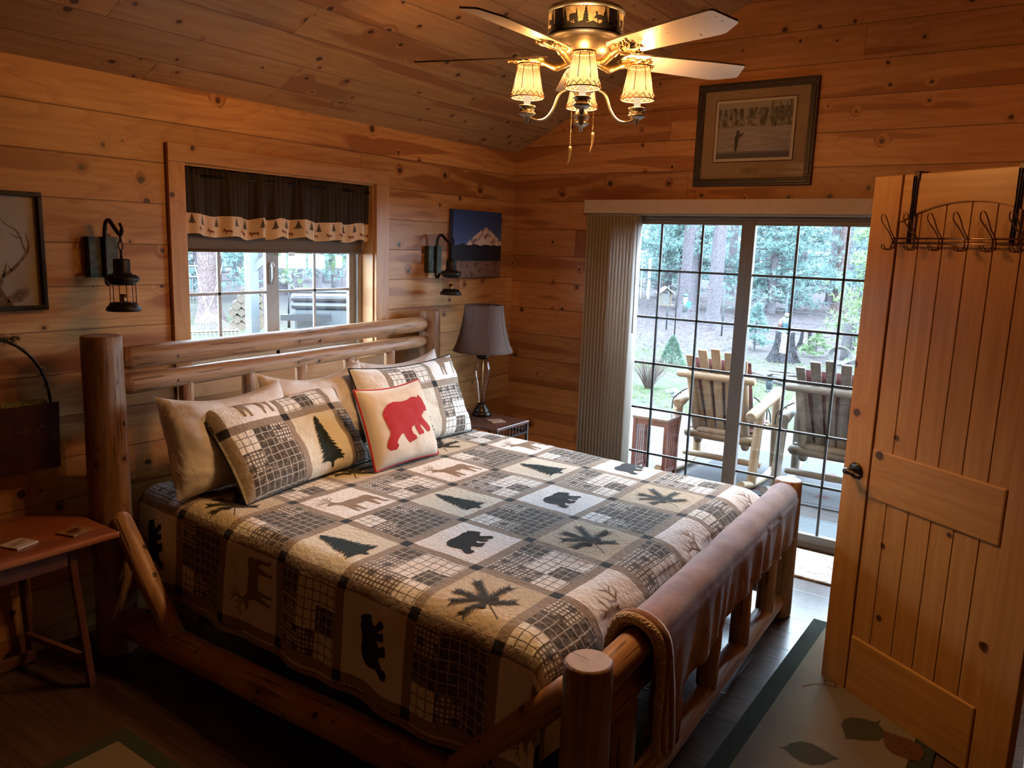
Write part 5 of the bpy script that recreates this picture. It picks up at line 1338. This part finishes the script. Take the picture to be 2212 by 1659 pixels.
b=MB();b.bb(-.19,.19,-.14,.14,0,.02);b.bb(-.13,-.11,-.10,.10,.02,.30).bb(.11,.13,-.10,.10,.02,.30);b.build('tray_and_ends',M['fwood'],t,world=False)
b=MB();b.bb(-.11,.11,-.07,.07,.02,.26);b.build('seed_box',plain('seed_window',(.22,.21,.19),.5,var=.3,scale=30),t,world=False)
b=MB();b.prism([(-.20,.27),(0,.43),(.20,.27),(.18,.25),(0,.40),(-.18,.25)],lambda x,z,h:(x,-.17+h,z),.34);b.build('pitched_roof',plain('pale_roof_boards',(.34,.29,.21),.7,var=.2),t,world=False)
hp=fp-dy_*.20;t=thing('tube_feeder','narrow teal and white tube bird feeder hanging right of the wooden one','bird feeder',(hp.x,hp.y,GZ+.66))
b=MB();b.lathe([(.001,0),(.05,0),(.05,.36),(.001,.36)],(0,0,0),14);b.build('seed_tube',plain('pale_tube',(.32,.37,.36),.4),t,world=False)
b=MB();b.lathe([(.001,.36),(.06,.36),(.05,.40),(.001,.42)],(0,0,0),14);b.tube([(0,0,.40),(0,0,.48)],.004,5);b.bb(-.02,.02,-.14,-.045,.10,.25);b.build('cap_and_perch',plain('teal_plastic',(.04,.32,.34),.4),t,world=False)
# wire fence on the right
fpst=thing('fence_post','round grey wooden fence post behind the weathered rocking chair','fence post',(11.3,.05,GZ));b=MB();b.tube([(0,0,-.1),(0,0,.80)],[.10,.09],14,jit=.05,sub=3);b.build('post_log',plain('grey_post',(.17,.155,.155),.9,var=.3),fpst,world=False)
fw_=thing('wire_fence','pale square-wire fence running right from the grey fence post','fence',(11.3,-1.5,GZ));b=MB()
for z in(.12,.24,.36,.48,.60,.72):b.tube([(0,1.5,z),(0,-3.0,z)],.006,5,caps=False)
for q in range(24):y=1.45-.18*q;b.tube([(0,y,.08),(0,y,.74)],.004,4,caps=False)
b.build('wire_mesh',plain('pale_wire',(.3,.31,.31),.5,.2),fw_,world=False)
hs=thing('coiled_hose','pale coiled hose looped over the grey fence post','hose',(10.9,.05,GZ+.25));b=MB()
for q in range(4):
    r=.15+.02*q;b.tube([(-.02*q,r*math.cos(a),-.05+r*math.sin(a)*.8) for a in[2*PI*i/28 for i in range(28)]],.014,6,closed=True)
b.build('hose_loops',plain('hose_white',(.3,.29,.28),.5),hs,world=False)
wf=thing('yard_wire_fence','thin wire fence crossing the bare ground behind the large stump','fence',(14,3,GZ));b=MB()
for z in(.25,.5,.75,1.0):b.tube([(15.5-14,11-3,z),(14-14,3.5-3,z),(13.2-14,-2-3,z)],.006,4,caps=False)
for q in range(8):
    y=10-1.6*q;x=13.3+.16*(y+2);b.tube([(x-14,y-3,-.1),(x-14,y-3,1.15)],.022,6)
b.build('fence_wires_and_stakes',plain('dark_stake',(.06,.09,.10),.6),wf,world=False)
rl=thing('rail_fence','pale horizontal rail far back between the two grey pine trunks','fence',(30,11,GZ));b=MB();b.tube([(0,3,1.25),(0,-6,1.25)],.035,6);b.tube([(0,3,.8),(0,-6,.8)],.03,6)
for q in range(4):b.tube([(0,3-3*q,0),(0,3-3*q,1.4)],.045,6)
b.build('rails_and_posts',plain('bleached_rail',(.22,.205,.20),.8),rl,world=False)
# trees
conifer('young_pine','bright yellow-green young pine on the right of the yard','tree',4.6,1.0,.15,70,M['bark'],M['needB'],.05,21) if 0 else None
conifer('young_pine','bright yellow-green young pine beyond the weathered rocking chair',(11.6,-.55,GZ),4.4,1.25,.25,110,M['bark2'],M['needB'],.05,21,L=.15,wd=.012,per=14,cl=9)
conifer('young_pine','second bright green young pine half hidden by the open door',(12.4,-2.1,GZ),4.2,1.2,.3,80,M['bark2'],M['needB'],.05,22,L=.15,wd=.013,per=12,cl=8)
conifer('sapling_pine','knee-high blue-green pine seedling left of the large charred stump',(12.0,2.05,GZ),.95,.45,.08,34,M['bark'],M['needA'],.02,23,L=.12,wd=.010,per=9,cl=7)
conifer('sapling_pine','low green pine seedling in front of the small charred stump',(11.9,.75,GZ),.50,.35,.03,24,M['bark'],M['needB'],.015,24,L=.10,wd=.008,per=9,cl=7)
FG='hazy pines of the surrounding forest'
labs=['blue-green forest pine with low spreading boughs beyond the yard','hazy grey-green forest pine far behind the yard']
protos=[]
for k in range(4):
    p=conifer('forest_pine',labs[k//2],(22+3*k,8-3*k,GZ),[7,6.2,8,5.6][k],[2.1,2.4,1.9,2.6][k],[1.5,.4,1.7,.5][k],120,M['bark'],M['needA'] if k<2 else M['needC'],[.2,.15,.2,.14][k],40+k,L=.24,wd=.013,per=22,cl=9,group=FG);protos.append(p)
rr=random.Random(77)
spots=[]
for ring,(d,n) in enumerate(((25,15),(33,18),(44,22),(58,20))):
    for q in range(n):
        a=R_(-14+ (118)*(q+rr.uniform(.2,.8))/n);spots.append((d*rr.uniform(.92,1.08),a,ring))
for i,(d,a,ring) in enumerate(spots):
    x,y=-2+d*math.cos(a),-1+d*math.sin(a)
    if math.hypot(x-18.4,y-6.4)<2.2 or math.hypot(x-17,y-4.9)<2.2 or math.hypot(x-30.9,y-7.6)<2.0 or math.hypot(x-26,y-3.6)<2:continue
    if d<28 and 0.10<math.atan2(y+3.3,x+4.7)<.30 and i%3:continue
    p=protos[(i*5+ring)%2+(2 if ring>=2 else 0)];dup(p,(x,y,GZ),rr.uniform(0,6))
    if i%2==0:
        aa=a+R_(rr.uniform(-3,3));x,y=-2+(d+2)*math.cos(aa),-1+(d+2)*math.sin(aa)
tk=None
for i in range(64):
    d=rr.uniform(24,54);a=R_(rr.uniform(0,95));x,y=-2+d*math.cos(a),-1+d*math.sin(a)
    if tk is None:
        tk=thing('distant_trunk','bare straight grey trunk standing among the distant forest pines','tree',(x,y,GZ),0,'bare trunks deep in the forest');b=MB();b.tube([(0,0,-.2),(0,0,.3),(0,0,12)],[.3,.2,.14],10,jit=.08,sub=3);b.build('trunk',M['bark'],tk,world=False)
    else:dup(tk,(x,y,GZ),rr.uniform(0,6))
b=MB();rr=random.Random(31)
for q in range(5200):
    a=R_(rr.uniform(-22,112));d=rr.uniform(66,76);x,y=-3+d*math.cos(a),-2+d*math.sin(a)
    clump(b,Vector((x,y,GZ+8*rr.random()**1.2)),1.3,rr,5,.16)
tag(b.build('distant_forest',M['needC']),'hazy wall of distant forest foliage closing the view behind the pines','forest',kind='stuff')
# tufts of grass and cones (nobody could count them)
b=MB();rr=random.Random(5)
for q in range(5200):
    x=rr.uniform(3.7,10.5);y=rr.uniform(-2.6,4.2)*(x/8)**.8
    if noise.noise(Vector((x*.8,y*.8,2)))<-.12:continue
    h=rr.uniform(.02,.07);a=rr.uniform(0,PI);z=gz(x,y)
    p=Vector((x,y,z-.005))
    for s in range(3):
        aa=a+s*2.1;dd_=Vector((math.cos(aa),math.sin(aa),0));w_=Vector((-dd_.y,dd_.x,0))*.008;i=len(b.v);b.v+=[p-w_,p+w_,p+dd_*h*.5+Vector((0,0,h))];b.face([i,i+1,i+2],0,None,False)
G.CS=.6
tag(b.build('grass_tufts',leafmat('spring_grass',(.10,.19,.06),(.22,.27,.13))),'short spring grass tufts in the yard beyond the deck','grass',kind='stuff')
b=MB()
for q in range(2600):
    x=rr.uniform(10,30);y=rr.uniform(-3,14);s=rr.uniform(.02,.05);z=gz(x,y);i=len(b.v);a=rr.uniform(0,PI)
    b.v+=[Vector((x-s,y,z)),Vector((x,y-s,z)),Vector((x+s,y,z)),Vector((x,y+s,z)),Vector((x,y,z+s))]
    for f in((0,1,4),(1,2,4),(2,3,4),(3,0,4)):b.face([i+k for k in f])
G.CS=.22
tag(b.build('fallen_cones',plain('cone_brown',(.10,.07,.065),.9)),'fallen pine cones scattered over the bare forest floor','pine cones',kind='stuff')
# ---- window side: hammock, gate, logs, post, hot tub
M['rope']=plain('white_rope',(.42,.43,.42),.8,var=.05)
hm=thing('rope_hammock','white rope hammock with fanned cords tied toward the big furrowed pine','hammock',(4.3,10,-.05))
A_=at(449,672,dist=14.6);B0=at(406,717,dist=13.2);B1=at(516,714,dist=13.6)
b=MB()
for q in range(13):b.tube([A_,B0.lerp(B1,q/12)],.0055,5,caps=False)
b.build('fan_cords',M['rope'],hm)
b=MB();b.tube([B0,B1],.022,8);b.build('spreader_bar',plain('varnished_bar',(.55,.45,.30),.5),hm)
b=MB();tv=Vector((6.5,13.4,.75));
for s in(-1,1):b.tube(spline([A_,A_+(tv-A_)*.4+Vector((0,0,.12))+Vector((s*.12,-s*.1,.05)),tv+Vector((s*.25,-s*.2,.35))],4),.012,6)
b.lathe([(.001,-.04),(.05,0),(.001,.04)],A_,8);b.build('tie_rope',M['rope'],hm)
b=MB();n=12;nx=Vector((-.5,-1,0)).normalized()
def net(u,v):p=B0.lerp(B1,u);return p+nx*2.4*v+Vector((0,0,-.55*math.sin(PI*min(v,.5))-.1*math.sin(PI*u)*min(1,v*3)))
for q in range(n+1):b.tube([net(q/n,v) for v in lin(0,1,10)],.010,4,caps=False)
for q in range(22):b.tube([net(u,q/22+.02) for u in lin(0,1,8)],.008,4,caps=False)
b.build('rope_bed',M['rope'],hm)
P=at(546,713,z=GZ)
P=CAMP+(P-CAMP)*(11.9/ (P-CAMP).length);
pp=thing('porch_post','white-painted square porch post with a diagonal brace outside the window','post',(P.x,P.y,GZ));M['wpaint']=plain('white_paint',(.30,.34,.37),.6,var=.05)
b=MB();b.bb(-.07,.07,-.07,.07,-.02,3.2);b.build('post_shaft',M['wpaint'],pp,world=False);b=MB();rv=Vector((R2v.x,R2v.y,0)).normalized();b.beam(Vector((0,0,1.55)),Vector((0,0,2.1))+rv*.6,.07,.09);b.build('brace',M['wpaint'],pp,world=False)
# log pile
M['logend']=plain('cut_log_end',(.28,.20,.13),.8,var=.2);M['logbark']=plain('log_bark',(.16,.12,.10),.9,var=.3)
lp0=at(521,712,z=GZ);lp0=Vector((lp0.x,lp0.y,0));C2=Vector((CAMP.x,CAMP.y,0));lp0=C2+(lp0-C2)*(15.2/(lp0-C2).length);lz=CAMP.z
fwd=(lp0-C2).normalized();rg_=Vector((fwd.y,-fwd.x,0));proto=None;rr=random.Random(3)
vbase=at(521,705,dist=15.2).z
k=0
for row in range(6):
    for col in range(4):
        if row>=4 and col<1:continue
        p=lp0+rg_*((col-.9)*.155+(row%2)*.07)+Vector((0,0,vbase+.0+row*.125));r=.07*rr.uniform(.85,1.1)
        lab='round cut log, end facing the window, in the stacked woodpile behind the white post'
        if proto is None:
            b=MB();b.tube([Vector((0,0,0)),fwd*.5],[.072,.07],14,jit=.05,mat=1,capmat=0);proto=b.build('firewood_log',[M['logend'],M['logbark']]);tag(proto,lab,'log',group='stacked woodpile logs');proto.location=p
        else:
            o=proto.copy();COL.objects.link(o);o.location=p;s=r/.07;o.scale=(s,s,s)
# gate/fence panel
ga=at(404,575,dist=23);gb=at(447,577,dist=23)
gt=thing('field_gate','pale tubular metal gate with wire mesh left of the furrowed pine trunk','gate',(ga.x,ga.y,GZ));b=MB();d_=(gb-ga);d_.z=0;d_.normalize();g0=ga-d_*1.2;g1=ga+d_*.75
zt=ga.z;zb_=at(404,674,dist=23).z;zm=at(404,598,dist=23).z
for z in(zt,zm,zb_):b.tube([Vector((g0.x,g0.y,z)),Vector((g1.x,g1.y,z))],.03,8)
for q in range(26):p=g0.lerp(g1,q/25);b.tube([Vector((p.x,p.y,zb_)),Vector((p.x,p.y,zm))],.008,4,caps=False)
for z in lin(zb_,zm,5)[1:-1]:b.tube([Vector((g0.x,g0.y,z)),Vector((g1.x,g1.y,z))],.008,4,caps=False)
b.tube([Vector((g1.x,g1.y,GZ)),Vector((g1.x,g1.y,zt+.1))],.05,8);b.build('gate_tubes',plain('gate_metal',(.50,.54,.56),.5,.3),gt)
# hot tub
T0=at(628,700,dist=11.3);T1=at(760,700,dist=11.3);T0.z=T1.z=0
d_=(T1-T0).normalized();n_=Vector((-d_.y,d_.x,0));t=thing('hot_tub','grey-sided outdoor hot tub with a dark folded cover outside the window','hot tub',(T0.x,T0.y,GZ),math.atan2(d_.y,d_.x))
wd_=1.9;zt=at(690,668,dist=11.3).z-GZ
b=MB();b.bb(.05,wd_,0,1.6,0,zt);b.build('cabinet',plain('pale_grey_cabinet',(.17,.20,.22),.6,var=.08),t,world=False,bevel=.04)
b=MB();b.bb(-.0,wd_+.05,-.06,1.65,zt,zt+.10);b.build('rolled_cover',plain('brown_grey_cover',(.09,.08,.09),.5,var=.15),t,world=False,bevel=.05)
b=MB();b.bb(.0,wd_+.05,-.03,1.6,zt+.10,zt+.20);b.build('folded_cover',plain('taupe_cover',(.12,.10,.105),.5,var=.15),t,world=False,bevel=.045)
b=MB();b.tube([(-.02,-.1,zt-.25),(-.02,-.1,zt+.24),(wd_+.1,-.1,zt+.26)],.02,8);b.bb(-.12,.55,-.25,-.08,zt-.14,zt-.06);b.build('lift_rail_and_shelf',plain('dark_rail',(.06,.08,.10),.4,.3),t,world=False)
for k,(u,v,d) in enumerate(((565,700,20),(590,690,21),(690,640,24),(735,640,26),(640,640,27))):
    p=at(u,v,dist=d);conifer('slender_pine',['thin pale pine between the big furrowed pine and the white post','thin pine just left of the white porch post','slender green pine behind the hot tub, left one','slender green pine behind the right end of the hot tub','slender pine seen beside the window latch'][k],(p.x,p.y,GZ),5.5,1.0,.9,60,M['bark'],M['needB'] if k%2 else M['needA'],.09,60+k,L=.22,wd=.02,per=8,cl=7)
# ------------------------------------------------------------------ light and camera
w=bpy.data.worlds.new('overcast_sky');sc.world=w;w.use_nodes=True;nt=w.node_tree
bg=nt.nodes['Background'];bg.inputs[0].default_value=(.66,.83,1,1);bg.inputs[1].default_value=SKY
for k,c in enumerate(LAMPS):
    l=bpy.data.lights.new('shade_bulb','POINT');l.energy=LAMPW;l.color=(1,.56,.22);l.shadow_soft_size=.016
    o=bpy.data.objects.new('shade_bulb',l);COL.objects.link(o);o.location=c+Vector((0,0,2.325)) if c.z==0 else Vector((c.x,c.y,2.325))
hl_=bpy.data.lights.new('hall_ceiling_lamp','AREA');hl_.energy=HALL;hl_.color=(1,.58,.28);hl_.size=.3
o=bpy.data.objects.new('hall_ceiling_lamp',hl_);COL.objects.link(o);o.location=(-2.2,-4.3,2.5);o.visible_camera=True
sc.camera=cam
vs_=sc.view_settings;vs_.view_transform='Standard';vs_.look='None';vs_.gamma=1;vs_.use_curve_mapping=False;vs_.exposure=EXPO
sc.cycles.use_denoising=True
sc.cycles.max_bounces=10;sc.cycles.diffuse_bounces=2;sc.cycles.glossy_bounces=4;sc.cycles.transmission_bounces=6;sc.cycles.transparent_max_bounces=16
sc.cycles.sample_clamp_indirect=6
sc.cycles.caustics_reflective=False;sc.cycles.caustics_refractive=False
